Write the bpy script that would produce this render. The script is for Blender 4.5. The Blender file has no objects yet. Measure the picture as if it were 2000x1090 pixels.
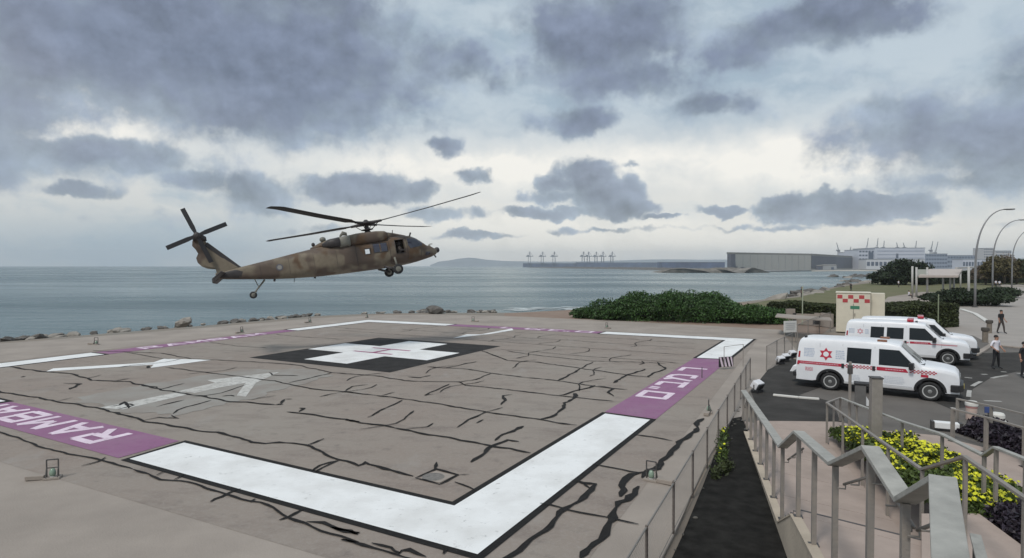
import bpy, bmesh, math, random
import numpy as np
from mathutils import Vector, Matrix, Euler, noise as mnoise
random.seed(7); rng = np.random.default_rng(7)
SC = bpy.context.scene
COL = SC.collection
# ------------------------------------------------------------------ camera
EYE = 5.2; FOC = 1180.0; PIT = 0.0222
cam = bpy.data.cameras.new('camera'); cam_o = bpy.data.objects.new('camera', cam); COL.objects.link(cam_o)
cam_o.location = (0, 0, EYE); cam_o.rotation_euler = (math.pi/2 - PIT, 0, 0)
cam.sensor_width = 36; cam.lens = FOC/2000*36; cam.clip_start = 0.1; cam.clip_end = 60000
SC.camera = cam_o
# ------------------------------------------------------------------ world
SUN_EL, SUN_AZ = math.radians(52), math.radians(215)      # azimuth clockwise from +Y (behind, to the left)
W = bpy.data.worlds.new("World"); SC.world = W; W.use_nodes = True
nt = W.node_tree; nt.nodes.clear()
def wn(t, **k):
    n = nt.nodes.new(t)
    for a, b in k.items(): setattr(n, a, b)
    return n
def wl(a, b): nt.links.new(a, b)
def wmath(op, a, b=None, c=None, clamp=False):
    n = wn('ShaderNodeMath', operation=op, use_clamp=clamp)
    for i, v in enumerate((a, b, c)):
        if v is None: continue
        if isinstance(v, (int, float)): n.inputs[i].default_value = v
        else: wl(v, n.inputs[i])
    return n.outputs[0]
def wvec(op, a, b=None, scale=None):
    n = wn('ShaderNodeVectorMath', operation=op)
    for i, v in enumerate((a, b)):
        if v is None: continue
        if isinstance(v, tuple): n.inputs[i].default_value = v
        else: wl(v, n.inputs[i])
    if scale is not None: n.inputs['Scale'].default_value = scale
    return n.outputs['Value'] if op in ('LENGTH', 'DOT_PRODUCT') else n.outputs[0]
def wmix(f, a, b):
    n = wn('ShaderNodeMix', data_type='RGBA')
    if isinstance(f, (int, float)): n.inputs[0].default_value = f
    else: wl(f, n.inputs[0])
    for i, v in ((6, a), (7, b)):
        if isinstance(v, tuple): n.inputs[i].default_value = (*v, 1)
        else: wl(v, n.inputs[i])
    return n.outputs[2]
def wnoise(vec, scale, detail=5, rough=.55, out='Fac'):
    n = wn('ShaderNodeTexNoise'); n.inputs['Scale'].default_value = scale; n.inputs['Detail'].default_value = detail
    n.inputs['Roughness'].default_value = rough; wl(vec, n.inputs['Vector']); return n.outputs[out]
def wsmooth(v, lo, hi):
    n = wn('ShaderNodeMapRange', interpolation_type='SMOOTHSTEP'); wl(v, n.inputs[0])
    n.inputs[1].default_value = lo; n.inputs[2].default_value = hi; return n.outputs[0]
tc = wn('ShaderNodeTexCoord'); sep = wn('ShaderNodeSeparateXYZ'); wl(tc.outputs['Generated'], sep.inputs[0])
DX, DY, DZ = sep.outputs
az = wmath('ARCTAN2', DX, DY); el = wmath('ARCSINE', DZ)
cmb = wn('ShaderNodeCombineXYZ'); wl(az, cmb.inputs[0]); wl(el, cmb.inputs[1])
AE = cmb.outputs[0]
# sheet of cloud seen in perspective: direction divided by its height above the horizon
zz = wmath('ADD', wmath('MAXIMUM', DZ, 0.0), 0.10)
cs = wn('ShaderNodeCombineXYZ'); wl(wmath('DIVIDE', DX, zz), cs.inputs[0]); wl(wmath('DIVIDE', DY, zz), cs.inputs[1])
SHEET = cs.outputs[0]
w1 = wvec('SUBTRACT', wnoise(AE, 7.0, 3, .5, 'Color'), (.5, .5, .5))
w2 = wvec('SUBTRACT', wnoise(AE, 26.0, 4, .6, 'Color'), (.5, .5, .5))
warp = wvec('ADD', wvec('MULTIPLY', w1, (.07, .035, 0)), wvec('MULTIPLY', w2, (.055, .034, 0)))
Q = wvec('ADD', AE, warp)
def px_dir(x, y):
    u = (x-1000)/FOC; v = (y-545)/FOC
    d = Vector((u, math.cos(PIT)-v*math.sin(PIT), -math.sin(PIT)-v*math.cos(PIT))).normalized()
    return math.atan2(d.x, d.y), math.asin(d.z)
# each cloud bank: where it stands in the sky (given through the view), its extent and how thick it is
CLOUDS = [(270,70,230,120,1.15),(520,110,220,120,1.25),(640,60,140,80,1.0),(560,225,150,45,1.0),(1650,150,280,60,.40),(1330,215,190,40,.42),(980,60,300,50,.36),(1820,90,200,50,.36),(300,235,140,30,.5),(1900,300,140,50,.8),(300,70,240,95,1.2),(520,120,190,90,1.2),(660,165,120,60,.8),(470,215,170,42,.8),(620,262,110,26,.6),(150,110,90,60,.7),(420,10,380,45,.8),
 (0,190,95,55,.9),(40,300,110,42,.7),(10,345,60,30,.6),(205,296,95,24,1.05),(155,366,36,12,.9),(385,348,42,20,.85),
 (1170,70,125,85,1.15),(1230,150,95,42,1.0),(1080,140,70,40,.8),(1115,238,70,24,1.0),(1060,45,60,30,.6),(885,120,95,55,.78),(900,60,60,30,.5),(960,175,60,30,.6),(860,290,42,17,.85),
 (1390,205,70,26,.8),(1440,95,70,45,.85),(1610,50,130,42,1.0),(1690,30,80,50,.6),(1540,120,60,30,.55),
 (1780,225,110,40,.75),(1870,262,130,38,.95),(1960,215,90,60,.85),(1700,265,90,24,.6),(1875,360,80,22,.8),(2060,310,100,60,.7),(1990,150,80,50,.5),
 (690,368,95,24,1.25),(740,385,45,14,.8),(830,375,30,20,.9),(590,378,50,18,.6),(925,347,32,16,.9),(860,415,75,15,.75),(930,412,25,10,.7),(500,378,70,34,.85),
 (1085,360,40,17,1.1),(1140,350,48,30,1.25),(1175,382,65,26,1.2),(1100,385,75,12,.9),(1210,408,60,15,1.15),(1075,413,95,10,1.05),(1020,410,40,8,.8),
 (1408,407,36,9,1.2),(1535,400,46,20,1.25),(1555,415,50,11,1.1),(1640,403,50,20,1.2),(1710,408,70,18,1.25),(1620,378,18,7,.7),(1290,422,28,5,1.0),(1230,327,22,6,.6),
 (940,460,70,8,.8),(1180,447,110,7,.7),(1090,452,40,7,.6),(640,450,120,12,.5),(250,430,160,20,.45),(1500,440,160,6,.55),(1860,440,90,8,.5)]
dens = None; vert = None
for (x, y, rx, ry, s) in CLOUDS:
    a0, e0 = px_dir(x, y)
    v = wvec('MULTIPLY', wvec('SUBTRACT', Q, (a0, e0, 0)), (FOC/rx*math.cos(a0)**1.0, FOC/ry, 0))
    l2 = wvec('DOT_PRODUCT', v, v)
    d = wmath('MULTIPLY', wmath('EXPONENT', wmath('MULTIPLY', l2, -0.52)), s)
    dens = d if dens is None else wmath('SMOOTH_MAX', dens, d, .22)
fb = wnoise(AE, 12.0, 8, .60)
fb_up = wnoise(wvec('ADD', AE, (.006, .018, 0)), 12.0, 8, .60)
bill = wnoise(wvec('MULTIPLY', Q, (1, 1.5, 0)), 10.0, 3, .5)
bill_up = wnoise(wvec('MULTIPLY', wvec('ADD', Q, (.008, .02, 0)), (1, 1.5, 0)), 10.0, 3, .5)
sheet_n = wnoise(wvec('ADD', wvec('MULTIPLY', SHEET, (.55, .8, 1)), (3.1, 1.7, 0)), 1.0, 7, .55)
# clouds go on over the whole sky at the same cover
over = wsmooth(sheet_n, .44, .70)
above = wsmooth(el, .36, .62)
away = wsmooth(wmath('ABSOLUTE', az), .78, 1.1)
elsewhere = wmath('MAXIMUM', above, away)
D = wmath('ADD', dens, wmath('MULTIPLY', wmath('MULTIPLY', elsewhere, .9), over))
lowsoft = wsmooth(el, .06, .20)                                # high banks have softer edges than the small far ones
Dn = wmath('ADD', D, wmath('MULTIPLY', wmath('SUBTRACT', fb, .5), 1.25))
mask = wmath('ADD', wmath('MULTIPLY', wsmooth(Dn, .36, .66), wmath('SUBTRACT', 1.0, lowsoft)), wmath('MULTIPLY', wsmooth(Dn, .33, .72), lowsoft))
core = wsmooth(wmath('ADD', Dn, wmath('MULTIPLY', wmath('SUBTRACT', bill, .5), 1.6)), .36, 1.08)
relief = wmath('ADD', wmath('MULTIPLY', wmath('SUBTRACT', fb, fb_up), 1.5), wmath('MULTIPLY', wmath('SUBTRACT', bill, bill_up), 1.3))
# thin bright veil behind the banks
veil_n = wnoise(wvec('MULTIPLY', Q, (1.0, 2.6, 0)), 4.2, 6, .6)
hi = wsmooth(el, .0, .30)
veil = wmix(hi, (6.5, 6.2, 5.65), (4.3, 4.95, 5.4))
veil = wmix(wsmooth(veil_n, .40, .64), veil, (3.0, 3.75, 4.4))
bright = None
for (x, y, rx, ry, s) in [(130,225,200,55,.9),(1250,325,420,45,.95),(1050,465,450,48,.95),(1640,320,150,45,.5),(850,440,200,60,.4),(10,100,60,90,.7),(780,330,240,30,.5),(1750,460,300,40,.5)]:
    a0, e0 = px_dir(x, y)
    v = wvec('MULTIPLY', wvec('SUBTRACT', Q, (a0, e0, 0)), (FOC/rx, FOC/ry, 0))
    d = wmath('MULTIPLY', wmath('EXPONENT', wmath('MULTIPLY', wvec('DOT_PRODUCT', v, v), -.8)), s)
    bright = d if bright is None else wmath('ADD', bright, d)
bright = wmath('MULTIPLY', wmath('MULTIPLY', bright, 1.35), wsmooth(wmath('ADD', veil_n, wmath('MULTIPLY', fb, .6)), .42, .92), clamp=True)
veil = wmix(bright, veil, (7.9, 7.6, 6.95))
# low on the left the sky is a blue-grey curtain
a0, e0 = px_dir(250, 480)
v = wvec('MULTIPLY', wvec('SUBTRACT', AE, (a0, e0, 0)), (FOC/420, FOC/60, 0))
veil = wmix(wmath('MULTIPLY', wmath('EXPONENT', wmath('MULTIPLY', wvec('DOT_PRODUCT', v, v), -1.0)), .8), veil, (3.0, 3.8, 4.45))
cloud = wmix(core, (2.75, 3.3, 3.95), (1.38, 1.62, 2.25))
cloud = wmix(wmath('MULTIPLY', wmath('SUBTRACT', 1.0, hi), .5), cloud, (2.6, 3.05, 3.65))
cl_l = wn('ShaderNodeMix', data_type='RGBA', blend_type='MULTIPLY'); cl_l.inputs[0].default_value = 1
rl = wmath('ADD', 1.0, relief); rc = wn('ShaderNodeCombineColor')
for i in range(3): wl(rl, rc.inputs[i])
wl(cloud, cl_l.inputs[6]); wl(rc.outputs[0], cl_l.inputs[7])
sky_col = wmix(wmath('MULTIPLY', mask, .93), veil, cl_l.outputs[2])
nish = wn('ShaderNodeTexSky', sky_type='NISHITA'); nish.sun_disc = False
nish.sun_elevation = SUN_EL; nish.sun_rotation = SUN_AZ; nish.air_density = 1.0; nish.dust_density = 2.0
full = wmix(.90, nish.outputs[0], sky_col)                     # overcast: a little of the clear sky through the cloud
below = wsmooth(el, -.03, -.004)
full = wmix(below, (1.6, 1.75, 1.9), full)
bg = wn('ShaderNodeBackground'); bg.inputs['Strength'].default_value = 0.10; wl(full, bg.inputs['Color'])
wo = wn('ShaderNodeOutputWorld'); wl(bg.outputs[0], wo.inputs['Surface'])
# ------------------------------------------------------------------ sun, exposure, engine
sun = bpy.data.lights.new('sun', 'SUN'); sun.energy = 1.5; sun.angle = math.radians(11); sun.color = (1, .955, .89)
sun_o = bpy.data.objects.new('sun', sun); COL.objects.link(sun_o)
sd = Vector((math.sin(SUN_AZ)*math.cos(SUN_EL), math.cos(SUN_AZ)*math.cos(SUN_EL), math.sin(SUN_EL)))
sun_o.rotation_euler = sd.to_track_quat('Z', 'Y').to_euler(); sun_o.location = (-30, -40, 80)
SC.view_settings.view_transform = 'Standard'; SC.view_settings.look = 'None'
SC.view_settings.exposure = 0.40; SC.view_settings.gamma = 1
SC.render.engine = 'CYCLES'; SC.cycles.use_denoising = True
SC.cycles.max_bounces = 6; SC.cycles.diffuse_bounces = 3; SC.cycles.glossy_bounces = 3
SC.cycles.transmission_bounces = 4; SC.cycles.volume_bounces = 1; SC.cycles.transparent_max_bounces = 8

# ================================================================== helpers
CP, SP = math.cos(PIT), math.sin(PIT)
def ray(px, py):
    u = (px-1000)/FOC; v = (py-545)/FOC
    return Vector((u, CP-v*SP, -SP-v*CP))
def at(px, py, z=0.0):                       # point at height z
    d = ray(px, py); t = (z-EYE)/d.z; return Vector((0, 0, EYE))+d*t
def ad(px, py, Y):                           # point at distance Y
    d = ray(px, py); return Vector((0, 0, EYE))+d*(Y/d.y)
PA = .5071; PN = Vector((-.62, 10.76, 0)); PU = Vector((math.sin(PA), math.cos(PA), 0)); PV = Vector((-math.cos(PA), math.sin(PA), 0))
def pad(a, b, z=0.0): return PN+PU*a+PV*b+Vector((0, 0, z))   # a along the right edge, b along the near left edge

MATS = {}
def mat(name, col, rough=.7, var=.0, scale=3.0, bump=.0, bscale=None, metal=0.0, col2=None, spec=.5, island=0.0, coord='Object', detail=6, stretch=None, emis=None):
    if name in MATS: return MATS[name]
    m = bpy.data.materials.new(name); m.use_nodes = True; t = m.node_tree; N = t.nodes; L = t.links
    b = N['Principled BSDF']; b.inputs['Roughness'].default_value = rough; b.inputs['Metallic'].default_value = metal
    b.inputs['Specular IOR Level'].default_value = spec
    b.inputs['Base Color'].default_value = (*col, 1)
    tcn = N.new('ShaderNodeTexCoord'); src = tcn.outputs[coord]
    if stretch:
        mp = N.new('ShaderNodeMapping'); mp.inputs['Scale'].default_value = stretch; L.new(src, mp.inputs[0]); src = mp.outputs[0]
    out = None
    if var or col2:
        nz = N.new('ShaderNodeTexNoise'); nz.inputs['Scale'].default_value = scale; nz.inputs['Detail'].default_value = detail; nz.inputs['Roughness'].default_value = .6
        L.new(src, nz.inputs['Vector'])
        mr = N.new('ShaderNodeMapRange'); mr.inputs[1].default_value = .3; mr.inputs[2].default_value = .7; L.new(nz.outputs['Fac'], mr.inputs[0])
        mx = N.new('ShaderNodeMix'); mx.data_type = 'RGBA'; L.new(mr.outputs[0], mx.inputs[0])
        c2 = col2 or tuple(min(1, c*(1+var)) for c in col); c1 = col if col2 else tuple(c*(1-var) for c in col)
        mx.inputs[6].default_value = (*c1, 1); mx.inputs[7].default_value = (*c2, 1); out = mx.outputs[2]
    if island:
        g = N.new('ShaderNodeNewGeometry'); mr2 = N.new('ShaderNodeMapRange'); L.new(g.outputs['Random Per Island'], mr2.inputs[0])
        mr2.inputs[3].default_value = 1-island; mr2.inputs[4].default_value = 1+island
        mm = N.new('ShaderNodeVectorMath'); mm.operation = 'SCALE'
        if out: L.new(out, mm.inputs[0])
        else: mm.inputs[0].default_value = col
        L.new(mr2.outputs[0], mm.inputs['Scale']); out = mm.outputs[0]
    if out: L.new(out, b.inputs['Base Color'])
    if bump:
        n2 = N.new('ShaderNodeTexNoise'); n2.inputs['Scale'].default_value = bscale or scale*6; n2.inputs['Detail'].default_value = 5; L.new(src, n2.inputs['Vector'])
        bp = N.new('ShaderNodeBump'); bp.inputs['Strength'].default_value = min(1, bump); bp.inputs['Distance'].default_value = .02
        L.new(n2.outputs['Fac'], bp.inputs['Height']); L.new(bp.outputs[0], b.inputs['Normal'])
    MATS[name] = m; return m

class MB:
    """collects shapes in world (or local) coordinates, links them as one mesh"""
    def __init__(s): s.v = []; s.f = []
    def add(s, vs, fs):
        o = len(s.v); s.v += [tuple(p) for p in vs]; s.f += [tuple(o+i for i in f) for f in fs]; return s
    def poly(s, pts): return s.add(pts, [tuple(range(len(pts)))])
    def box(s, c, size, rz=0.0, M=None):
        hx, hy, hz = size[0]/2, size[1]/2, size[2]/2
        m = M or Matrix.Rotation(rz, 3, 'Z'); c = Vector(c)
        vs = [c+m@Vector((x, y, z)) for x in (-hx, hx) for y in (-hy, hy) for z in (-hz, hz)]
        return s.add(vs, [(0,1,3,2),(4,6,7,5),(0,4,5,1),(2,3,7,6),(0,2,6,4),(1,5,7,3)])
    def bar(s, p, q, w, h, up=(0, 0, 1)):
        p, q = Vector(p), Vector(q); d = q-p; L = d.length
        if L < 1e-6: return s
        d.normalize(); up = Vector(up)
        if abs(d.dot(up)) > .98: up = Vector((0, 1, 0))
        sx = d.cross(up).normalized(); uz = sx.cross(d)
        M = Matrix((sx, d, uz)).transposed()
        return s.box((p+q)/2, (w, L, h), M=M)
    def tube(s, pts, r, n=8, caps=True):
        pts = [Vector(p) for p in pts]; rs = r if isinstance(r, (list, tuple)) else [r]*len(pts)
        vs = []; ref = None
        for i, p in enumerate(pts):
            d = (pts[min(i+1, len(pts)-1)]-pts[max(i-1, 0)])
            d = d.normalized() if d.length > 1e-9 else Vector((0, 0, 1))
            if ref is None: ref = Vector((0, 0, 1)) if abs(d.z) < .9 else Vector((1, 0, 0))
            a = d.cross(ref).normalized(); b = a.cross(d); ref = b
            for k in range(n):
                t = 2*math.pi*k/n; vs.append(p+(a*math.cos(t)+b*math.sin(t))*rs[i])
        fs = []
        for i in range(len(pts)-1):
            for k in range(n): fs.append((i*n+k, i*n+(k+1) % n, (i+1)*n+(k+1) % n, (i+1)*n+k))
        if caps: fs += [tuple(range(n))[::-1], tuple((len(pts)-1)*n+k for k in range(n))]
        return s.add(vs, fs)
    def prism(s, pts, off):                  # polygon pushed along off
        n = len(pts); off = Vector(off); pts = [Vector(p) for p in pts]
        vs = pts+[p+off for p in pts]
        return s.add(vs, [tuple(range(n))[::-1], tuple(range(n, 2*n))]+[(i, (i+1) % n, n+(i+1) % n, n+i) for i in range(n)])
    def lathe(s, c, axis, prof, n=20):       # prof: (radius, along)
        ax = Vector(axis).normalized(); ref = Vector((0, 0, 1)) if abs(ax.z) < .9 else Vector((1, 0, 0))
        a = ax.cross(ref).normalized(); b = ax.cross(a); c = Vector(c); vs = []; fs = []
        for r, h in prof:
            for k in range(n):
                t = 2*math.pi*k/n; vs.append(c+ax*h+(a*math.cos(t)+b*math.sin(t))*r)
        for i in range(len(prof)-1):
            for k in range(n): fs.append((i*n+k, i*n+(k+1) % n, (i+1)*n+(k+1) % n, (i+1)*n+k))
        fs += [tuple(range(n))[::-1], tuple((len(prof)-1)*n+k for k in range(n))]
        return s.add(vs, fs)
    def ball(s, c, r, n=10, m=7):
        r = r if isinstance(r, (tuple, list)) else (r, r, r); c = Vector(c); vs = []; fs = []
        for i in range(m+1):
            p = math.pi*i/m
            for k in range(n):
                t = 2*math.pi*k/n
                vs.append(c+Vector((r[0]*math.sin(p)*math.cos(t), r[1]*math.sin(p)*math.sin(t), r[2]*math.cos(p))))
        for i in range(m):
            for k in range(n): fs.append((i*n+k, (i+1)*n+k, (i+1)*n+(k+1) % n, i*n+(k+1) % n))
        return s.add(vs, fs)
    def build(s, name, m, parent=None, smooth=False, bevel=0.0, fix=True):
        me = bpy.data.meshes.new(name)
        o = bpy.data.objects.new(name, me)
        inv = None
        if parent is not None: inv = world_of(parent).inverted()
        vs = [inv@Vector(p) for p in s.v] if (inv and s.world) else s.v
        me.from_pydata([tuple(p) for p in vs], [], s.f)
        if fix:
            bm = bmesh.new(); bm.from_mesh(me); bmesh.ops.remove_doubles(bm, verts=bm.verts, dist=1e-5)
            bmesh.ops.recalc_face_normals(bm, faces=bm.faces); bm.to_mesh(me); bm.free()
        for mm in (m if isinstance(m, (list, tuple)) else [m]): me.materials.append(mm)
        if smooth:
            for p in me.polygons: p.use_smooth = True
        if bevel:
            b = o.modifiers.new('bevel', 'BEVEL'); b.width = bevel; b.segments = 2; b.limit_method = 'ANGLE'; b.angle_limit = math.radians(40)
        COL.objects.link(o)
        if parent is not None: o.parent = parent
        return o
    world = True                             # vertices are given in world coordinates
class LB(MB): world = False                  # vertices are given in the parent's coordinates
def world_of(o):
    M = o.matrix_basis.copy()
    while o.parent is not None: o = o.parent; M = o.matrix_basis@M
    return M
def tag(o, label=None, cat=None, group=None, kind=None):
    for k, v in (('label', label), ('category', cat), ('group', group), ('kind', kind)):
        if v: o[k] = v
    return o
def thing(name, label, cat, loc=(0, 0, 0), rz=0.0, group=None, rot=None):
    o = bpy.data.objects.new(name, None); COL.objects.link(o); o.empty_display_size = .2
    o.location = loc; o.rotation_euler = rot if rot is not None else (0, 0, rz)
    return tag(o, label, cat, group)
def copy_tree(o, parent=None):
    c = o.copy(); COL.objects.link(c)
    if parent is not None: c.parent = parent
    for ch in list(o.children): copy_tree(ch, c)
    return c
def structure(o): o['kind'] = 'structure'; return o

# ------------------------------------------------------------------ materials
def worn(name, col, dirt, base, lo=.60, hi_=.74, rough=.65):
    m = bpy.data.materials.new(name); m.use_nodes = True; t = m.node_tree; N = t.nodes; L = t.links; b = N['Principled BSDF']; b.inputs['Roughness'].default_value = rough; b.inputs['Specular IOR Level'].default_value = .25
    tcn = N.new('ShaderNodeTexCoord')
    def nz(sc, det, ro=.6):
        n = N.new('ShaderNodeTexNoise'); n.inputs['Scale'].default_value = sc; n.inputs['Detail'].default_value = det; n.inputs['Roughness'].default_value = ro; L.new(tcn.outputs['Object'], n.inputs['Vector']); return n.outputs['Fac']
    def mx(f, lo, hi, a, b_):
        r = N.new('ShaderNodeMapRange'); r.inputs[1].default_value = lo; r.inputs[2].default_value = hi; L.new(f, r.inputs[0]); x = N.new('ShaderNodeMix'); x.data_type = 'RGBA'; L.new(r.outputs[0], x.inputs[0])
        for i, c in ((6, a), (7, b_)):
            if isinstance(c, tuple): x.inputs[i].default_value = (*c, 1)
            else: L.new(c, x.inputs[i])
        return x.outputs[2]
    c = mx(nz(.8, 8), .42, .78, col, dirt); c = mx(nz(4.5, 9, .7), lo, hi_, c, tuple(.55*q for q in dirt)); c = mx(nz(2.2, 12, .75), lo+.03, hi_, c, base); L.new(c, b.inputs['Base Color'])
    bp = N.new('ShaderNodeBump'); bp.inputs['Strength'].default_value = .3; bp.inputs['Distance'].default_value = .01; L.new(nz(30, 4), bp.inputs['Height']); L.new(bp.outputs[0], b.inputs['Normal']); MATS[name] = m; return m
M_white = worn('white_paint', (.80, .80, .79), (.62, .61, .59), (.30, .27, .25))
M_plainwhite = mat('plain_white', (.78, .78, .78), .5, .04, 2)
M_black = mat('black_paint', (.030, .028, .027), .8, .35, 1.5, .3, 40, spec=.15)
M_purple = worn('purple_paint', (.262, .120, .218), (.285, .170, .245), (.22, .18, .17), .55, .78, .75)
M_pinkw = worn('pinkish_white_paint', (.76, .64, .72), (.62, .48, .58), (.30, .20, .27), .55, .75)
M_red = mat('red_paint', (.50, .035, .07), .5, .1, 3)
M_tar = mat('tar', (.016, .0145, .0135), .7, .3, 6, .4, 40, spec=.15)
M_grey_wash = mat('grey_wash_paint', (.255, .222, .197), .8, scale=.7, bump=.2, bscale=30, col2=(.31, .30, .275), detail=10, spec=.2)
M_oldwhite = worn('worn_white_paint', (.56, .55, .52), (.42, .40, .37), (.27, .25, .23), .50, .70, .8)
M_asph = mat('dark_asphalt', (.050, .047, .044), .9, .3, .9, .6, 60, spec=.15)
M_asph2 = mat('worn_asphalt', (.14, .128, .117), .85, .17, .6, .5, 60, spec=.2, detail=9)
M_path = mat('black_gravel_path', (.019, .018, .0165), .95, .5, 3, .5, 70, spec=.1, detail=10)
M_conc = mat('pale_concrete', (.305, .262, .226), .85, .18, .35, .4, 25, detail=10)
M_wall = mat('beige_plaster', (.44, .37, .29), .8, .18, 1.2, .4, 20)
M_pink = mat('pink_paving', (.37, .298, .258), .8, .14, 1.1, .3, 30, spec=.25, detail=9)
M_prom = mat('promenade_paving', (.325, .29, .26), .75, .1, .5, .3, 10)
M_steel = mat('weathered_steel', (.215, .20, .185), .6, scale=5, bump=.3, bscale=30, metal=.1, col2=(.29, .255, .22), detail=10)
M_steelcap = mat('galvanised_steel', (.35, .34, .31), .65, .22, 4, .3, 60, metal=.08, detail=10)
M_dsteel = mat('dark_steel', (.085, .08, .078), .55, .25, 8, .2, 40, metal=.3)
M_rustpost = mat('brown_steel_post', (.14, .115, .10), .7, .3, 8, .2, 30)
M_rubber = mat('tyre_rubber', (.018, .018, .019), .75, .2, 8)
M_dark = mat('black_plastic', (.02, .02, .022), .5, .2, 5)
M_glass = mat('tinted_glass', (.008, .011, .013), .09, spec=.42)
M_chrome = mat('alloy', (.50, .50, .49), .4, .1, 5, metal=.1)
M_rock = mat('dark_rock', (.115, .105, .095), .9, .45, 1.2, .9, 5)
M_palerock = mat('pale_rock', (.26, .235, .205), .9, .3, 1.2, .9, 5)
M_soil = mat('reddish_soil', (.21, .135, .10), .9, .3, .35, .7, 4, col2=(.26, .20, .155))
M_lawn = mat('lawn_grass', (.095, .105, .034), .9, scale=.15, bump=.8, bscale=6, col2=(.155, .135, .072))
M_leaf = mat('dark_leaf', (.014, .027, .008), .7, .3, .25, island=.55)
M_bushleaf = mat('bush_leaf', (.034, .080, .015), .6, .35, .35, island=.5)
M_leaf2 = mat('hedge_leaf', (.032, .043, .010), .7, .3, .3, island=.5)
M_leafy = mat('bed_leaf', (.055, .085, .014), .65, .3, 1.0, island=.45)
M_yellow = mat('yellow_petal', (.60, .60, .02), .55, island=.25)
M_purpleleaf = mat('purple_leaf', (.022, .015, .025), .6, .3, 1.0, island=.5)
M_branch = mat('bare_twig', (.16, .125, .095), .8, island=.3)
M_olive = mat('olive_leaf', (.075, .062, .022), .7, island=.4)
M_bark = mat('bark', (.10, .08, .06), .9, .3, 5)
M_cream = mat('cream_panel', (.62, .57, .46), .5, .06, 2)
M_skin = mat('skin', (.36, .20, .14), .6)
M_hair = mat('black_hair', (.015, .012, .01), .7)
M_shirtw = mat('white_cloth', (.72, .70, .76), .8, .08, 9)
M_clothb = mat('black_cloth', (.014, .014, .017), .8, .2, 9)
M_clothg = mat('brown_cloth', (.055, .045, .042), .8, .2, 9)

# ================================================================== SETTING
# sea --------------------------------------------------------------
SEA = -4.0
m = bpy.data.materials.new('sea_water'); m.use_nodes = True; t = m.node_tree; N, L = t.nodes, t.links; b = N['Principled BSDF']
b.inputs['IOR'].default_value = 1.33; b.inputs['Specular IOR Level'].default_value = .5
tcn = N.new('ShaderNodeTexCoord')
def seanoise(sx, sy, sc, det, rough=.55):
    mp = N.new('ShaderNodeMapping'); mp.inputs['Scale'].default_value = (sx, sy, 1); mp.inputs['Rotation'].default_value = (0, 0, .25); L.new(tcn.outputs['Object'], mp.inputs[0])
    n = N.new('ShaderNodeTexNoise'); n.inputs['Scale'].default_value = sc; n.inputs['Detail'].default_value = det; n.inputs['Roughness'].default_value = rough
    L.new(mp.outputs[0], n.inputs['Vector']); return n.outputs['Fac']
big = seanoise(.35, 1, .012, 5, .6); sw = seanoise(.45, 1, .16, 6, .6); chop = seanoise(.7, 1, .9, 4)
mr = N.new('ShaderNodeMapRange'); mr.inputs[1].default_value = .36; mr.inputs[2].default_value = .64; L.new(big, mr.inputs[0])
mx = N.new('ShaderNodeMix'); mx.data_type = 'RGBA'; L.new(mr.outputs[0], mx.inputs[0]); mx.inputs[6].default_value = (.036, .078, .088, 1); mx.inputs[7].default_value = (.10, .165, .172, 1)
L.new(mx.outputs[2], b.inputs['Base Color'])
mr3 = N.new('ShaderNodeMapRange'); mr3.inputs[1].default_value = .35; mr3.inputs[2].default_value = .65; mr3.inputs[3].default_value = .34; mr3.inputs[4].default_value = .16; L.new(big, mr3.inputs[0]); L.new(mr3.outputs[0], b.inputs['Roughness'])
ad1 = N.new('ShaderNodeMath'); ad1.operation = 'MULTIPLY_ADD'; L.new(chop, ad1.inputs[0]); ad1.inputs[1].default_value = .28; L.new(sw, ad1.inputs[2])
bp = N.new('ShaderNodeBump'); bp.inputs['Strength'].default_value = .62; bp.inputs['Distance'].default_value = 1.1; L.new(ad1.outputs[0], bp.inputs['Height']); L.new(bp.outputs[0], b.inputs['Normal'])
M_sea = m
structure(MB().poly([(-9000, -400, SEA), (9000, -400, SEA), (9000, 8300, SEA), (-9000, 8300, SEA)]).build('sea', M_sea))

# land --------------------------------------------------------------
edge_px = [(0, 668), (200, 652), (400, 636), (620, 617), (720, 613), (845, 611), (1000, 611), (1140, 604), (1290, 598), (1400, 595), (1500, 584), (1560, 578), (1640, 557), (1720, 547)]
coast = [at(x, y, -.08) for x, y in edge_px]
d0 = (coast[0]-coast[3]).normalized()
coast = [coast[0]+d0*70, coast[0]+d0*25]+coast+[Vector((190, 300, -.08)), Vector((420, 420, -.08))]
land = coast+[Vector((700, 420, -.08)), Vector((700, -90, -.08)), Vector((coast[0].x, -90, -.08))]
mbL = MB(); mbL.poly(land)
skirt = []
for i, p in enumerate(coast):
    a = coast[max(0, i-1)]; c = coast[min(len(coast)-1, i+1)]; tt = (c-a).normalized(); nn = Vector((-tt.y, tt.x, 0))
    skirt.append(p+nn*5.5+Vector((0, 0, -5.2)))
for i in range(len(coast)-1): mbL.poly([coast[i], skirt[i], skirt[i+1], coast[i+1]])
M_ground = mat('bare_ground', (.23, .18, .14), .9, .3, .2, .7, 3, col2=(.20, .185, .16))
structure(mbL.build('ground', M_ground, fix=False))

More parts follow.
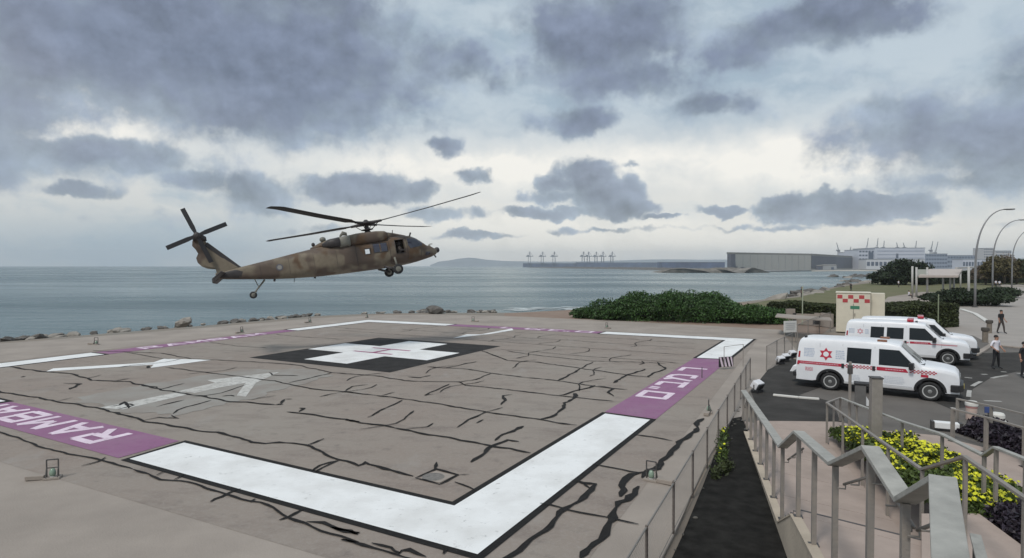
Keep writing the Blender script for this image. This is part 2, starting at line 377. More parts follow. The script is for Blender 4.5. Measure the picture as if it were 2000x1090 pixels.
# helipad -----------------------------------------------------------
m = bpy.data.materials.new('helipad_concrete'); m.use_nodes = True; t = m.node_tree; N, L = t.nodes, t.links; b = N['Principled BSDF']; b.inputs['Roughness'].default_value = .85; b.inputs['Specular IOR Level'].default_value = .2
tcn = N.new('ShaderNodeTexCoord')
def hn(sc, det, sx=1, sy=1):
    mp = N.new('ShaderNodeMapping'); mp.inputs['Scale'].default_value = (sx, sy, 1); mp.inputs['Rotation'].default_value = (0, 0, PA); L.new(tcn.outputs['Object'], mp.inputs[0])
    n = N.new('ShaderNodeTexNoise'); n.inputs['Scale'].default_value = sc; n.inputs['Detail'].default_value = det; n.inputs['Roughness'].default_value = .62; L.new(mp.outputs[0], n.inputs['Vector']); return n.outputs['Fac']
def hm(f, a, bb, lo=.35, hi=.65):
    r = N.new('ShaderNodeMapRange'); r.inputs[1].default_value = lo; r.inputs[2].default_value = hi; L.new(f, r.inputs[0])
    x = N.new('ShaderNodeMix'); x.data_type = 'RGBA'; L.new(r.outputs[0], x.inputs[0])
    for i, c in ((6, a), (7, bb)):
        if isinstance(c, tuple): x.inputs[i].default_value = (*c, 1)
        else: L.new(c, x.inputs[i])
    return x.outputs[2]
c1 = hm(hn(.13, 6), (.262, .215, .184), (.285, .251, .218))
c2 = hm(hn(.55, 8, 1, 2.2), c1, (.175, .143, .126), .50, .80)
c3 = hm(hn(9, 6), c2, (.31, .28, .25), .48, .9)
c4 = hm(hn(.32, 9, 2.5, 1), c3, (.315, .29, .265), .58, .82)
L.new(c4, b.inputs['Base Color'])
c4 = hm(hn(1.7, 10, 1, 1), c4, (.17, .145, .13), .57, .80); c4 = hm(hn(26, 4), c4, (.34, .315, .285), .56, .80); L.new(c4, b.inputs['Base Color'])
bp = N.new('ShaderNodeBump'); bp.inputs['Strength'].default_value = .5; bp.inputs['Distance'].default_value = .012; L.new(hn(32, 6), bp.inputs['Height']); L.new(bp.outputs[0], b.inputs['Normal'])
M_pad = m
apr = [at(x, y, 0) for x, y in [(0, 671), (200, 656), (400, 640), (620, 621), (720, 616), (845, 614), (985, 617), (1240, 628), (1525, 644)]]
d0 = (apr[0]-apr[3]).normalized()
fence_b = [at(x, y, 0) for x, y in [(1490, 735), (1465, 762), (1440, 800), (1387, 887), (1359, 946), (1316, 1045)]]
fdir = (fence_b[-1]-fence_b[2]).normalized(); fence_end = fence_b[-1]+fdir*16
apron = [apr[0]+d0*60]+apr+[at(1560, 690, 0), at(1515, 712, 0)]+fence_b+[fence_end, Vector((-30, -12, 0)), Vector((-80, -12, 0))]
o = MB().prism([p+Vector((0, 0, -.085)) for p in apron], (0, 0, .077)).build('apron', M_conc); structure(o)
padq = [pad(-1.2, -1.7), pad(36.9, -.35), pad(35.1, 34.9), pad(-3.0, 34.7), pad(-3.0, 60), pad(-1.2, 60)]
padq = [pad(-1.25, -1.9), pad(36.8, -.25), pad(35.0, 34.8), pad(-1.3, 34.3), pad(-1.9, 17)]
HELI = structure(MB().poly(padq).build('helipad', M_pad))
HELI.location.z = -.004
def flat(name, ptsets, z, m, parent=HELI):
    mb = MB()
    for pts in ptsets: mb.poly([Vector((p[0], p[1], z)) for p in pts])
    return mb.build(name, m, parent)
Wd = 1.62
def P2(l): return [pad(a, b) for a, b in l]
BB = (34.7, 34.3)
far = lambda a: 33.3+(a/34.7)*1.0        # the far left edge lies a little askew
Lr = lambda b: 36.4-(b/34.3)*1.7
w = .17
L1 = [P2([(0,0),(0,11.05),(Wd,11.2),(Wd,Wd),(10.93,Wd),(10.85,0)])]
L2 = [P2([(25.6,Wd),(25.95,0),(Lr(0),0),(Lr(10.75),10.75),(Lr(10.75)-1.5,10.75),(Lr(Wd)-1.5,Wd)])]
L3 = [P2([(24.8,far(24.8)),(BB[0],BB[1]),(Lr(24.6),24.6),(Lr(24.6)-1.5,24.6),(33.1,32.8),(24.8,far(24.8)-1.35)])]
L4 = [P2([(0,33.4),(0,20.5+2),(Wd,22.4),(Wd,31.9),(10.1,far(10)-1.45),(10.1,far(10)+.05)])]
o1 = [P2([(-w,-w),(-w,11.0+w),(Wd+w,11.2+w+.03),(Wd+w,Wd+w),(10.93+w,Wd+w),(10.85+w,-w)]),
      P2([(25.6-w,Wd+w),(25.95-w,-w),(Lr(0)+w,-w),(Lr(10.75)+w,10.75+w),(Lr(10.75)-1.5-w,10.75+w),(Lr(Wd)-1.5-w,Wd+w)]),
      P2([(24.8-w,far(24.8)+w),(BB[0]+w,BB[1]+w),(Lr(24.6)+w,24.6-w),(Lr(24.6)-1.5-w,24.6-w),(33.1-w,32.8-w),(24.8-w,far(24.8)-1.35-w)]),
      P2([(-w,33.4+w),(-w,22.4-w),(Wd+w,22.3-w),(Wd+w,31.9-w),(10.1+w,far(10)-1.45-w),(10.1+w,far(10)+.05+w)])]
flat('dark_border', o1, .005, M_tar)
flat('corner_marking', L1+L2+L3+L4, .010, M_white)
flat('purple_band', [P2([(-.1,11.4),(-.12,22.2),(Wd+.05,22.1),(Wd+.05,11.5)]), P2([(11.15,Wd+.1),(11.05,-.15),(25.75,-.12),(25.4,Wd+.1)]),
     P2([(10.35,far(10)+.05),(24.55,far(24.5)),(24.55,far(24.5)-1.4),(10.35,far(10)-1.5)]), P2([(Lr(10.95),10.95),(Lr(24.4),24.4),(Lr(24.4)-1.5,24.4),(Lr(10.95)-1.5,10.95)])], .006, M_purple)
flat('black_square', [P2([(13.6,13.65),(24.5,13.75),(24.25,23.75),(13.45,23.75)])], .006, M_black)
cx, cy, hw, hl = 19.1, 18.95, 1.6, 4.6
flat('white_cross', [P2([(cx-hl,cy-hw),(cx-hw,cy-hw),(cx-hw,cy-hl),(cx+hw,cy-hl),(cx+hw,cy-hw),(cx+hl,cy-hw),(cx+hl,cy+hw),(cx+hw,cy+hw),(cx+hw,cy+hl),(cx-hw,cy+hl),(cx-hw,cy+hw),(cx-hl,cy+hw)])], .010, M_white)
def rect(a0, a1, b0, b1): return P2([(a0,b0),(a1,b0),(a1,b1),(a0,b1)])
M_maroon = mat('maroon_paint', (.34, .07, .17), .6, .1, 3)
flat('letter_h', [rect(cx-.95,cx-.7,cy-1.5,cy+1.5), rect(cx+.7,cx+.95,cy-1.5,cy+1.5), rect(cx-.68,cx+.68,cy-.14,cy+.14)], .015, M_maroon)
# arrows on the pad
def px0(pts): return [at(x, y, 0) for x, y in pts]
flat('arrow_marking', [px0([(90,726),(104,720),(300,708),(320,701),(415,703),(294,719),(300,712.5)])], .010, M_white)
flat('arrow_marking', [px0([(885,661),(912,653),(940,653),(1000,642),(1003,645),(955,653),(925,656)])], .010, M_white)
wash = px0([(150,775),(330,745),(470,722),(620,722),(650,735),(520,770),(330,815),(230,805)]); rag = []
for a_, b_ in zip(wash, wash[1:]+wash[:1]):
    for k in range(14):
        q = a_.lerp(b_, k/14); d = (b_-a_).normalized(); rag.append(q+Vector((-d.y, d.x, 0))*(.55*mnoise.noise(q*.7)+.35*mnoise.noise(q*2.3)))
flat('grey_wash', [rag], .005, M_grey_wash)
flat('worn_arrow_marking', [px0([(195,797),(240,800),(370,770),(354,765)]), px0([(350,764),(380,768),(430,757),(480,748),(462,773),(480,775),(500,748),(545,727),(470,735),(405,743),(420,748)])], .010, M_oldwhite)
# lettering painted on the purple bands (strokes in a 1 x 1 cell)
S = .20
def stroke(p, q, w_=S):
    p, q = Vector((*p, 0)), Vector((*q, 0)); d = (q-p).normalized(); n = Vector((-d.y, d.x, 0))*w_/2
    return [p+n, q+n, q-n, p-n]
GL = {'R': [((.1,0),(.1,1)),((.1,.92),(.8,.92)),((.8,.97),(.8,.45)),((.1,.48),(.8,.48)),((.42,.48),(.85,0))],
      'A': [((.05,0),(.45,1)),((.85,0),(.45,1)),((.2,.33),(.7,.33))],
      'M': [((.08,0),(.08,1)),((.08,1),(.48,.35)),((.48,.35),(.88,1)),((.88,1),(.88,0))],
      'B': [((.1,0),(.1,1)),((.1,.92),(.78,.92)),((.1,.5),(.8,.5)),((.1,.08),(.82,.08)),((.78,.95),(.78,.5)),((.82,.55),(.82,.05))],
      'resh': [((.05,.9),(.85,.9)),((.8,.95),(.8,0))],
      'mem': [((.1,1),(.3,.7)),((.3,.92),(.75,.92)),((.75,.95),(.95,.7)),((.95,.75),(.95,.05)),((.5,.08),(1,.08)),((.35,.85),(.08,0))],
      'bet': [((.1,.9),(.78,.9)),((.75,.95),(.75,.1)),((0,.08),(1.05,.08))],
      'gersh': [((.12,1),(.05,.68)),((.42,1),(.35,.68))],
      'fmem': [((.1,.0),(.1,1)),((.1,.92),(.95,.92)),((.88,1),(.88,0)),((.1,.08),(.95,.08))]}
def word(items, f, z=.011, name='painted_letter', m=None):
    for g, x, ww in items:
        mb = MB(); k = 0
        for p, q in GL[g]:
            mb.poly([f(x+c.x*ww, c.y)+Vector((0, 0, z+.0012*k)) for c in stroke(p, q)]); k += 1
        mb.build(name, m or M_pinkw, HELI)
word([(g, 13.45+i*1.62, 1.35) for i, g in enumerate('RAMBAM')], lambda x, y: pad(1.42-y*1.22, x))
HEB = [('fmem', 14.15, 1.4), ('gersh', 16.0, 1.0), ('bet', 16.75, 1.25), ('mem', 18.3, 1.6), ('resh', 20.9, 1.35)]
word(HEB, lambda x, y: pad(x, .32+y*1.25))
word([(g, 12.6+i*1.6, 1.3) for i, g in enumerate('RAMBAM')], lambda x, y: pad(x, far(x)-1.25+y*1.05))
word([(g, x-2.6, s) for g, x, s in HEB], lambda x, y: pad(Lr(x)-.2-y*1.05, x))
# tar sealed joints and cracks
def z7(l): return [(x/2.2243, 600+y/2.2243) for x, y in l]
def z8(l): return [(600+x/2.2243, 600+y/2.2243) for x, y in l]
def z6(l): return [(1150+x/2.225, 600+y/2.225) for x, y in l]
CR = [(z7([(-60,350),(0,368),(130,390),(235,408),(430,440),(620,492),(690,508),(800,525),(980,555),(1150,595),(1210,588),(1330,600),(1470,665),(1557,690)])+z8([(140,662),(250,672),(330,705),(462,735)])[1:], .075),
 (z8([(470,745),(560,705),(655,730),(575,772),(470,745)]), .07), (z8([(640,762),(742,797)]), .07), (z8([(555,675),(557,705)]), .06), (z8([(655,730),(705,728)]), .03),
 (z7([(-80,515),(0,545),(230,625),(440,665),(560,700),(700,750),(790,755),(980,815),(1130,850),(1250,915),(1400,970),(1557,1025)])+z8([(150,1012),(330,1062),(420,1090),(600,1130)]), .06),
 (z7([(40,260),(180,280),(310,290),(400,318),(560,325),(680,355),(820,380),(1000,410),(1200,425)]), .08), (z7([(1250,455),(1350,468),(1500,490),(1560,500)])+z8([(170,490),(430,535),(610,570),(820,605),(970,635)]), .075),
 (z7([(720,262),(900,285),(1100,310),(1190,322),(1350,355),(1557,375)])+z8([(160,368),(300,385),(500,410),(800,460),(1010,490),(1170,515)]), .06),
 (z7([(400,190),(700,200),(830,225),(1100,238),(1280,250),(1440,285)])+z8([(310,300),(420,320),(560,325),(660,325),(690,340),(880,360),(1090,385),(1330,410)]), .06),
 (z8([(520,260),(700,270),(800,288),(940,305),(1090,320),(1250,345),(1390,360)]), .06), (z8([(760,190),(870,232),(1000,240),(1180,265),(1390,295),(1490,305)]), .07),
 (z8([(860,190),(1000,210),(1240,235),(1450,240),(1557,245)]), .06), (z8([(1420,557),(1500,566),(1590,580)]), .07), (z8([(1240,683),(1330,700),(1400,715),(1450,722)]), .07), (z8([(1010,855),(1130,882),(1300,915),(1440,945)]), .06),
 (z8([(615,335),(560,362),(510,385),(550,380)]), .05), (z8([(415,405),(330,445),(260,480)]), .05), (z8([(380,370),(320,385)]), .05), (z8([(165,365),(195,345),(265,338)]), .05), (z8([(800,288),(730,315),(655,328)]), .05),
 (z8([(1185,268),(1140,295),(1090,320)]), .09), (z8([(1470,270),(1390,295),(1330,330)]), .10), (z8([(1520,240),(1557,270),(1500,290),(1480,305)]), .09), (z8([(890,380),(850,385),(858,405),(840,425)]), .07),
 (z8([(850,437),(770,460),(700,490),(650,525)]), .05), (z8([(770,490),(735,505)]), .05), (z8([(550,505),(520,520),(430,530)]), .04), (z8([(940,518),(870,548),(810,580)]), .10), (z8([(920,585),(870,577),(815,605),(760,635),(710,675)]), .11),
 (z8([(1165,380),(1160,395),(1110,430),(1090,460),(1060,478),(1015,490)]), .08), (z8([(1170,376),(1163,392)]), .24), (z8([(1250,345),(1160,365),(1100,385)]), .07), (z8([(1260,343),(1330,355),(1308,372),(1330,388)]), .09), (z8([(1225,352),(1255,342)]), .18),
 (z8([(75,575),(0,600)]), .05), (z8([(20,715),(60,690),(140,665)]), .06), (z8([(520,260),(600,265),(735,237)]), .06), (z8([(440,303),(490,308),(535,297)]), .07), (z8([(1240,240),(1185,268)]), .05), (z8([(1450,235),(1470,245),(1440,250)]), .09),
 (z6([(500,485),(470,510),(460,540),(400,590),(330,660),(280,700),(225,742)]), .14), (z6([(250,715),(190,730),(150,765),(135,795),(133,825)]), .15), (z6([(215,780),(195,812),(150,855),(100,915),(95,940),(40,1010),(0,1050),(-40,1095)]), .13),
 (z8([(1170,755),(1200,765),(1255,770),(1235,795),(1130,880),(1000,990),(890,1085),(840,1130)]), .10), (z8([(1195,765),(1225,790)]), .08), (z7([(1330,935),(1400,940),(1500,975),(1557,985)])+z8([(100,958),(220,990)]), .08),
 (z7([(1215,928),(1250,915),(1320,880)]), .07), (z7([(905,845),(960,825),(1045,790)]), .07), (z7([(1090,850),(1110,835)]), .06), (z8([(280,1028),(370,1045),(400,1075),(440,1060),(520,1085)]), .07), (z8([(590,1075),(605,1050)]), .07),
 (z7([(245,410),(320,395)]), .05), (z7([(275,332),(345,335),(300,358)]), .10), (z7([(490,430),(520,428),(545,412),(560,440)]), .10), (z7([(520,445),(580,428),(545,420)]), .08), (z7([(615,495),(690,480),(780,485),(740,470)]), .05),
 (z7([(745,465),(770,448),(920,405)]), .05), (z7([(680,435),(740,418),(800,405)]), .05), (z7([(1080,405),(1200,385)]), .04), (z7([(1200,425),(1230,422)]), .16), (z7([(1215,420),(1240,402),(1268,400)]), .06), (z7([(1300,442),(1325,440)]), .16), (z7([(1305,455),(1320,440)]), .08),
 (z7([(965,388),(1000,385),(1020,388)]), .10), (z7([(370,312),(440,295)]), .05), (z7([(490,322),(560,310)]), .07), (z7([(1360,722),(1400,700),(1480,663)]), .05), (z7([(1335,600),(1375,588),(1410,573)]), .05), (z7([(350,692),(420,672),(468,655)]), .06), (z7([(680,733),(722,715)]), .05), (z7([(755,752),(805,728)]), .06),
 (z7([(1170,285),(1185,295),(1290,300)]), .07), (z7([(640,265),(655,255)]), .2), (z7([(90,305),(115,302)]), .12), (z7([(1255,330),(1440,287)]), .05), (z7([(690,360),(800,332)]), .05), (z7([(620,340),(680,352)]), .10)]
for (ap, a0, a1) in [(26.4, 2.2, 30), (29.4, 2.5, 26), (23.2, 2.0, 13), (32.0, 3, 22), (22.0, 25, 32), (16.5, 26, 32), (11.0, 27, 32), (28, 27, 32)]:
    CR.append(([ (lambda q: q)(pad(ap+.15*math.sin(b*.9+ap), b)) for b in np.linspace(a0, a1, 9)], .05))
for b0, a0, a1 in [(4.2,14,17.2),(8.8,11,14),(12.2,8,11),(7.5,5.2,8),(14.0,11,13.4),(16.8,5.5,8.2),(21.5,8.5,11),(5.0,17.3,20),(9.3,17.5,20.6),(12.2,14.2,17),(26.5,8,11.5),(8.2,23.4,26.3),(11.8,26.4,29.4),(13.6,29.5,32),(10.5, 20.5, 26), (6.4, 28, 33), (15.5, 26, 31), (5.5, 22, 25), (20, 28, 34), (25, 28, 33)]:
    CR.append(([pad(a, b0+.3*math.sin(a*1.7)) for a in np.linspace(a0, a1, 6)], .05))
def crack(pts, wd, z=.0175):
    P = [p if isinstance(p, Vector) else at(p[0], p[1], 0) for p in pts]
    fine = []
    for i in range(len(P)-1):
        n = max(2, int((P[i+1]-P[i]).length/.22))
        for k in range(n): fine.append(P[i].lerp(P[i+1], k/n))
    fine.append(P[-1]); vs = []; jit = min(.09, wd*.7)
    off = random.uniform(0, 50)
    for i, p in enumerate(fine):
        d = (fine[min(i+1, len(fine)-1)]-fine[max(i-1, 0)])
        d = d.normalized() if d.length > 1e-6 else Vector((1, 0, 0)); n = Vector((-d.y, d.x, 0))
        j = (mnoise.noise(Vector((i*.28+off, 0, 0)))+.5*mnoise.noise(Vector((i*1.1+off, 3, 0))))*jit*1.8; ww = wd*.5*max(.3, 1+1.0*mnoise.noise(Vector((i*.55+off, 5, 0)))+.55*mnoise.noise(Vector((i*1.9+off, 9, 0))))
        if i in (0, len(fine)-1): ww *= .35
        c = p+n*j; vs += [c+n*ww, c-n*ww]
    mb = MB(); mb.add([Vector((q.x, q.y, z)) for q in vs], [(2*i, 2*i+1, 2*i+3, 2*i+2) for i in range(len(fine)-1)])
    mb.build('tar_seam', M_tar, HELI, fix=False)
for k, (pts, wd) in enumerate(CR): crack(pts, wd*(1.35 if wd < .09 and pts and not isinstance(pts[0], Vector) and pts[0][1] < 830 else 1.1), .0175+.0005*(k % 9))
# inspection cover
c = at(846, 932, 0); flat('inspection_cover', [[c+Vector((math.cos(a)*.28, math.sin(a)*.28, 0)) for a in np.linspace(0, 6.1, 18)]], .012, mat('iron_cover', (.17, .155, .14), .6, .3, 9, .4, 40))
o = flat('cover_surround', [px0(z8([(490,745),(560,712),(640,732),(575,764)]))], .008, M_conc)

# roads, paths ------------------------------------------------------
def sheet(name, px, z, m, world=None):
    pts = [Vector((*(p[:2]), z)) for p in (world or [at(x, y, z) for x, y in px])]
    return structure(MB().poly(pts).build(name, m))
road_w = [at(1462, 765), at(1515, 712), at(1560, 690), at(1600, 668), at(1650, 655), at(1900, 655), at(1940, 674), at(2250, 690), at(2600, 900), at(2050, 905), at(1900, 868), at(1830, 850), at(1700, 838), at(1478, 822)]
sheet('road', None, -.010, M_asph2, world=road_w)
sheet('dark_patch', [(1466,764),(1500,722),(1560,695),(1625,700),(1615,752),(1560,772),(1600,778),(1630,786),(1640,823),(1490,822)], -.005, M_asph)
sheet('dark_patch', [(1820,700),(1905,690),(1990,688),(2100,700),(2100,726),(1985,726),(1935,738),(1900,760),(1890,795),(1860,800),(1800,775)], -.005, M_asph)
sheet('promenade', [(1835,690),(1840,640),(1790,612),(1830,600),(1850,600),(1905,596),(1945,575),(1960,560),(1975,556),(2300,556),(2500,690),(2100,682),(1936,676),(1910,689)], -.014, M_prom)
def kerb(name, px, m, h=.11, wd=.18, z0=-.03):
    P = [at(x, y, h) for x, y in px]; mb = MB()
    for i in range(len(P)-1): mb.bar(P[i]-Vector((0, 0, h*.5-.0)), P[i+1]-Vector((0, 0, h*.5)), wd, h+.03)
    return structure(mb.build(name, m, bevel=.02))
kerb('kerb', [(1905,692),(1938,672),(1980,677),(2060,684)], M_conc, .07, .3)
kerb('kerb', [(1836,612),(1858,601),(1880,604),(1905,612),(1930,628)], mat('kerb_white', (.62,.60,.56)), .1, .4)
kerb('kerb', [(1510,770),(1560,775),(1600,778)], mat('kerb_white', (.62,.60,.56), .7, .1, 2), .05, .14)
kerb('kerb', [(1600,684),(1575,697),(1552,700)], M_conc, .05, .16)
MARK = mat('road_marking', (.40, .385, .36), .7, .2, 3)
def dash(px, wd):
    P = [at(x, y, 0) for x, y in px]; mb = MB()
    for i in range(len(P)-1):
        d = (P[i+1]-P[i]).normalized(); n = Vector((-d.y, d.x, 0))*wd/2
        mb.poly([Vector((*q[:2], -.0005)) for q in (P[i]+n, P[i+1]+n, P[i+1]-n, P[i]-n)])
    structure(mb.build('road_marking', MARK))
for l in ([(1892,775),(1892.5,768),(1893.5,762)], [(1899,754),(1907,749),(1916,745)], [(1937,738.5),(1950,735.5),(1967,733.5)], [(1884,737),(1899,738.5)], [(1987,729.5),(2010,729)], [(1922,782.5),(1956,784)], [(1955,726),(1966,726.5)], [(1857,796),(1873,799)], [(1917,731),(1928,731)]): dash(l, .16)
strip_w = [fence_end+Vector((.2, 0, 0)), at(1316,1046)+Vector((.15,0,0)), at(1360,947)+Vector((.15,0,0)), at(1388,888)+Vector((.1,0,0)), at(1432,815), at(1448,812), at(1470,860), at(1545,1090), at(1545,1090)+(at(1545,1090)-at(1450,810))]
sheet('path', None, -.035, M_path, world=strip_w)
sheet('ledge', None, -.03, M_conc, world=[at(1432,815), at(1448,812), at(1462,764), at(1450,775)])
# plaza at the foot of the stairs
sheet('plaza', None, -.006, M_pink, world=[at(1472,830), at(1480,821), at(1640,823.5), at(1700,838), at(1830,850), at(1900,868), at(2050,905), Vector((13.2,8,0)), Vector((5.5,8,0)), at(1545,1090)+Vector((.25,0,0))])
# soil and lawn behind the pad
sheet('soil', [(985,612),(1140,604),(1300,600),(1500,590),(1620,640),(1600,660),(1530,646),(1240,629),(985,619)], -.06, M_soil)
lawn_w = [at(1440,597), at(1500,586), at(1560,580), at(1640,560), at(1720,550), Vector((190,285,0)), Vector((330,330,0)), Vector((330,180,0)), at(1990,560), at(1960,560), at(1940,580), at(1900,590), at(1860,600), at(1650,620), at(1560,618)]
sheet('lawn', None, -.04, M_lawn, world=lawn_w)
sheet('park_path', [(1735,580),(1800,570),(1880,572),(1880,584),(1800,590),(1720,592)], -.02, M_conc)

# ------------------------------------------------------------------ helipad lamps
def make_lamp(label, p, yaw=0, group='perimeter lamps around the helipad'):
    t = thing('perimeter_lamp', label, 'lamp', p, yaw, group)
    LB().box((0,0,.02), (.34,.26,.04)).build('base_plate', M_conc, t)
    fr = LB()
    for sx in (-1, 1):
        fr.bar((sx*.12,0,.04), (sx*.12,0,.46), .025, .025)
        fr.bar((sx*.12,-.09,.04), (sx*.12,0,.3), .02, .02)
    fr.bar((-.12,0,.46), (.12,0,.46), .025, .025).bar((-.12,0,.26), (.12,0,.26), .02, .02)
    fr.build('frame', M_dsteel, t)
    LB().lathe((0,0,.06), (0,0,1), [(.05,0),(.07,.04),(.07,.1),(.045,.17),(.01,.19)], 12).build('lens', mat('green_lens', (.22,.30,.23), .2), t, smooth=True)
    LB().lathe((0,0,.04), (0,0,1), [(.06,0),(.06,.02)], 12).build('collar', M_chrome, t)
    LB().bar((-.55,.05,.06), (-.16,.02,.05), .17, .1).build('transformer_box', M_conc, t, bevel=.01)
    return t
make_lamp('small framed ground lamp alone on the near apron below the RAMBAM lettering', at(103,934,0), .35)
make_lamp('small framed ground lamp beside the fence, at the end of a thick tar seam', at(1272,938,0), 2.6)
make_lamp('small framed ground lamp beside the fence level with the corner of the purple band', at(1384,806,0), 1.2)
for px, py, lb in [(188,673,'ground lamp on the far apron beside the left end of the purple band'), (472,650,'ground lamp on the far apron behind the middle of the left purple band'), (605,630,'ground lamp on the far apron behind the far left white bar'),
                   (717,620,'ground lamp at the far corner of the helipad'), (924,628,'ground lamp on the far apron between rocks and purple band'), (1185,641,'ground lamp on the far apron in front of the shrubs')]:
    make_lamp(lb, at(px,py,0), random.uniform(0,3))

# ------------------------------------------------------------------ fences
def fence(name, label, posts, h, post_m, mesh_step=.085, rail_m=None, wire=.0012):
    base = posts[0]; t = thing(name, label, 'fence', base)
    for p in posts:
        MB().tube([p-Vector((0,0,.05)), p+Vector((0,0,h+.03))], .026, 8).build('post', post_m, t)
    r = MB(); wr = MB()
    for a, b_ in zip(posts, posts[1:]):
        r.tube([a+Vector((0,0,h)), b_+Vector((0,0,h))], .019, 6); r.tube([a+Vector((0,0,.06)), b_+Vector((0,0,.06))], .008, 5)
        Ld = (b_-a).length; d = (b_-a)/Ld; hh = h-.08; n = int((Ld+hh)/mesh_step)
        for sgn in (1, -1):
            for k in range(n):
                s0 = k*mesh_step-hh                                   # diagonal from (s0,0) to (s0+hh,hh)
                lo = max(0, -s0); hi_ = min(hh, Ld-s0)
                if hi_-lo < .02: continue
                f = lambda q: (a+d*(s0+q) if sgn > 0 else b_-d*(s0+q))+Vector((0,0,.06+q))+d.cross(Vector((0,0,1)))*(.004*sgn)
                p0, p1 = f(lo), f(hi_); nrm = d.cross(Vector((0,0,1)))*wire; up = d*wire*sgn
                wr.add([p0-nrm-up, p0+nrm, p0+up, p1-nrm-up, p1+nrm, p1+up], [(0,1,4,3),(1,2,5,4),(2,0,3,5)])
    r.build('top_rail', rail_m or M_steel, t, smooth=True)
    o = wr.build('wire_mesh', M_steel, t, fix=False); o['kind'] = 'stuff'
    return t
fp = [at(1465,742), at(1440,800), at(1387,887), at(1359,946), at(1316,1045)]
fx = []
line0, line1 = fp[0], fp[-1]+fdir*6.5
Lf = (line1-line0).length; nP = int(Lf/2.05)
for k in range(nP+1):
    p = line0.lerp(line1, k/nP); fx.append(Vector((p.x, p.y, 0)))
fence('chain_link_fence', 'low chain link fence with brown posts between the helipad and the black path', fx, .98, M_rustpost)
fence('chain_link_fence', 'low chain link fence with pale posts on the far side of the parked ambulances', [at(1497,726), at(1517,711), at(1532,702), at(1547,693)], 1.25, M_steel)
fence('chain_link_fence', 'chain link fence running from the white sign to the concrete enclosure', [at(1557,681), at(1578,668), at(1600,657), at(1622,646)], 1.5, M_steel)
# striped barrier gate
p = at(1414, 722); t = thing('barrier_gate', 'thin pipe barrier with black and pink striped board at the helipad edge', 'gate', p)
q = at(1371, 738); g = MB(); g.tube([p, p+Vector((0,0,1.15))], .015, 6); g.tube([p+Vector((0,0,1.15)), p+Vector((1.3,.9,1.15))], .012, 6); g.tube([p+Vector((1.3,.9,0)), p+Vector((1.3,.9,1.15))], .015, 6); g.build('frame', M_steel, t)
bd = MB(); A_ = p+Vector((-.25,0,.12)); ex = Vector((.8,.25,0)).normalized(); bd.prism([A_, A_+ex*.85, A_+ex*.85+Vector((0,0,.5)), A_+Vector((0,0,.5))], Vector((-.25,.8,0)).normalized()*.03); bd.build('board', M_dark, t)
st = MB()
nb = Vector((.25,-.8,0)).normalized()*.004
for k in range(4):
    s0 = .02+k*.21
    st.poly([A_+nb+ex*min(.83,s0+.14)+Vector((0,0,.01)), A_+nb+ex*min(.83,s0+.25)+Vector((0,0,.01)), A_+nb+ex*(s0+.11)+Vector((0,0,.49)), A_+nb+ex*s0+Vector((0,0,.49))])
st.build('stripes', M_pinkw, t)
MB().tube([q, q+Vector((0,0,.5))], .02, 6).build('marker_stake', M_dsteel, t)
# white sign board on the fence
p = at(1543, 668); t = thing('sign_board', 'blank looking white sign board on two stakes at the far end of the fence', 'sign', p)
MB().box(p+Vector((0,0,1.05)), (1.05,.03,.78), .3).build('board', mat('sign_white', (.62,.61,.58), .6, .05, 3), t)
for qx, qy in ((-.45,-.12), (.45,.16)): MB().bar(p+Vector((qx,qy,0)), p+Vector((qx,qy,1.3)), .05, .05).build('stake', M_steel, t)
tx = MB()
for k in range(4): tx.box(p+Vector((.01,-.025,1.28-k*.13)), (.8-.12*(k % 2),.012,.035), .3)
tx.build('faded_text', mat('faded_ink', (.42,.42,.42), .7), t)
# floodlights standing along the far fence
def floodlight(p, yaw, label, s=.82):
    t = thing('floodlight', label, 'floodlight', p, yaw, 'floodlights along the fence')
    LB().box((0,0,.06*s), (.5*s,.3*s,.12*s)).build('foot', M_dark, t, bevel=.01)
    M = Matrix.Rotation(.5, 3, 'X')
    LB().box((0,0,.33*s), (.55*s,.3*s,.32*s), M=M).build('housing', mat('flood_white', (.68,.68,.70), .5, .05, 3), t, bevel=.03)
    LB().box((0,-.17*s,.25*s), (.47*s,.02,.24*s), M=M).build('lens', M_dark, t)
    [LB().bar((sx*.3*s,0,.1*s), (sx*.3*s,0,.36*s), .03, .03).build('bracket', M_dsteel, t) for sx in (-1, 1)]
floodlight(at(1524,711), .5, 'white floodlight nearest to the fence corner of the three in a row'); floodlight(at(1534,706), .5, 'white floodlight in the middle of the three in a row')
floodlight(at(1547,699), .5, 'white floodlight farthest along the row of three'); floodlight(at(1479,766), .7, 'larger white floodlight at the bottom end of the fence by the railing', .95)
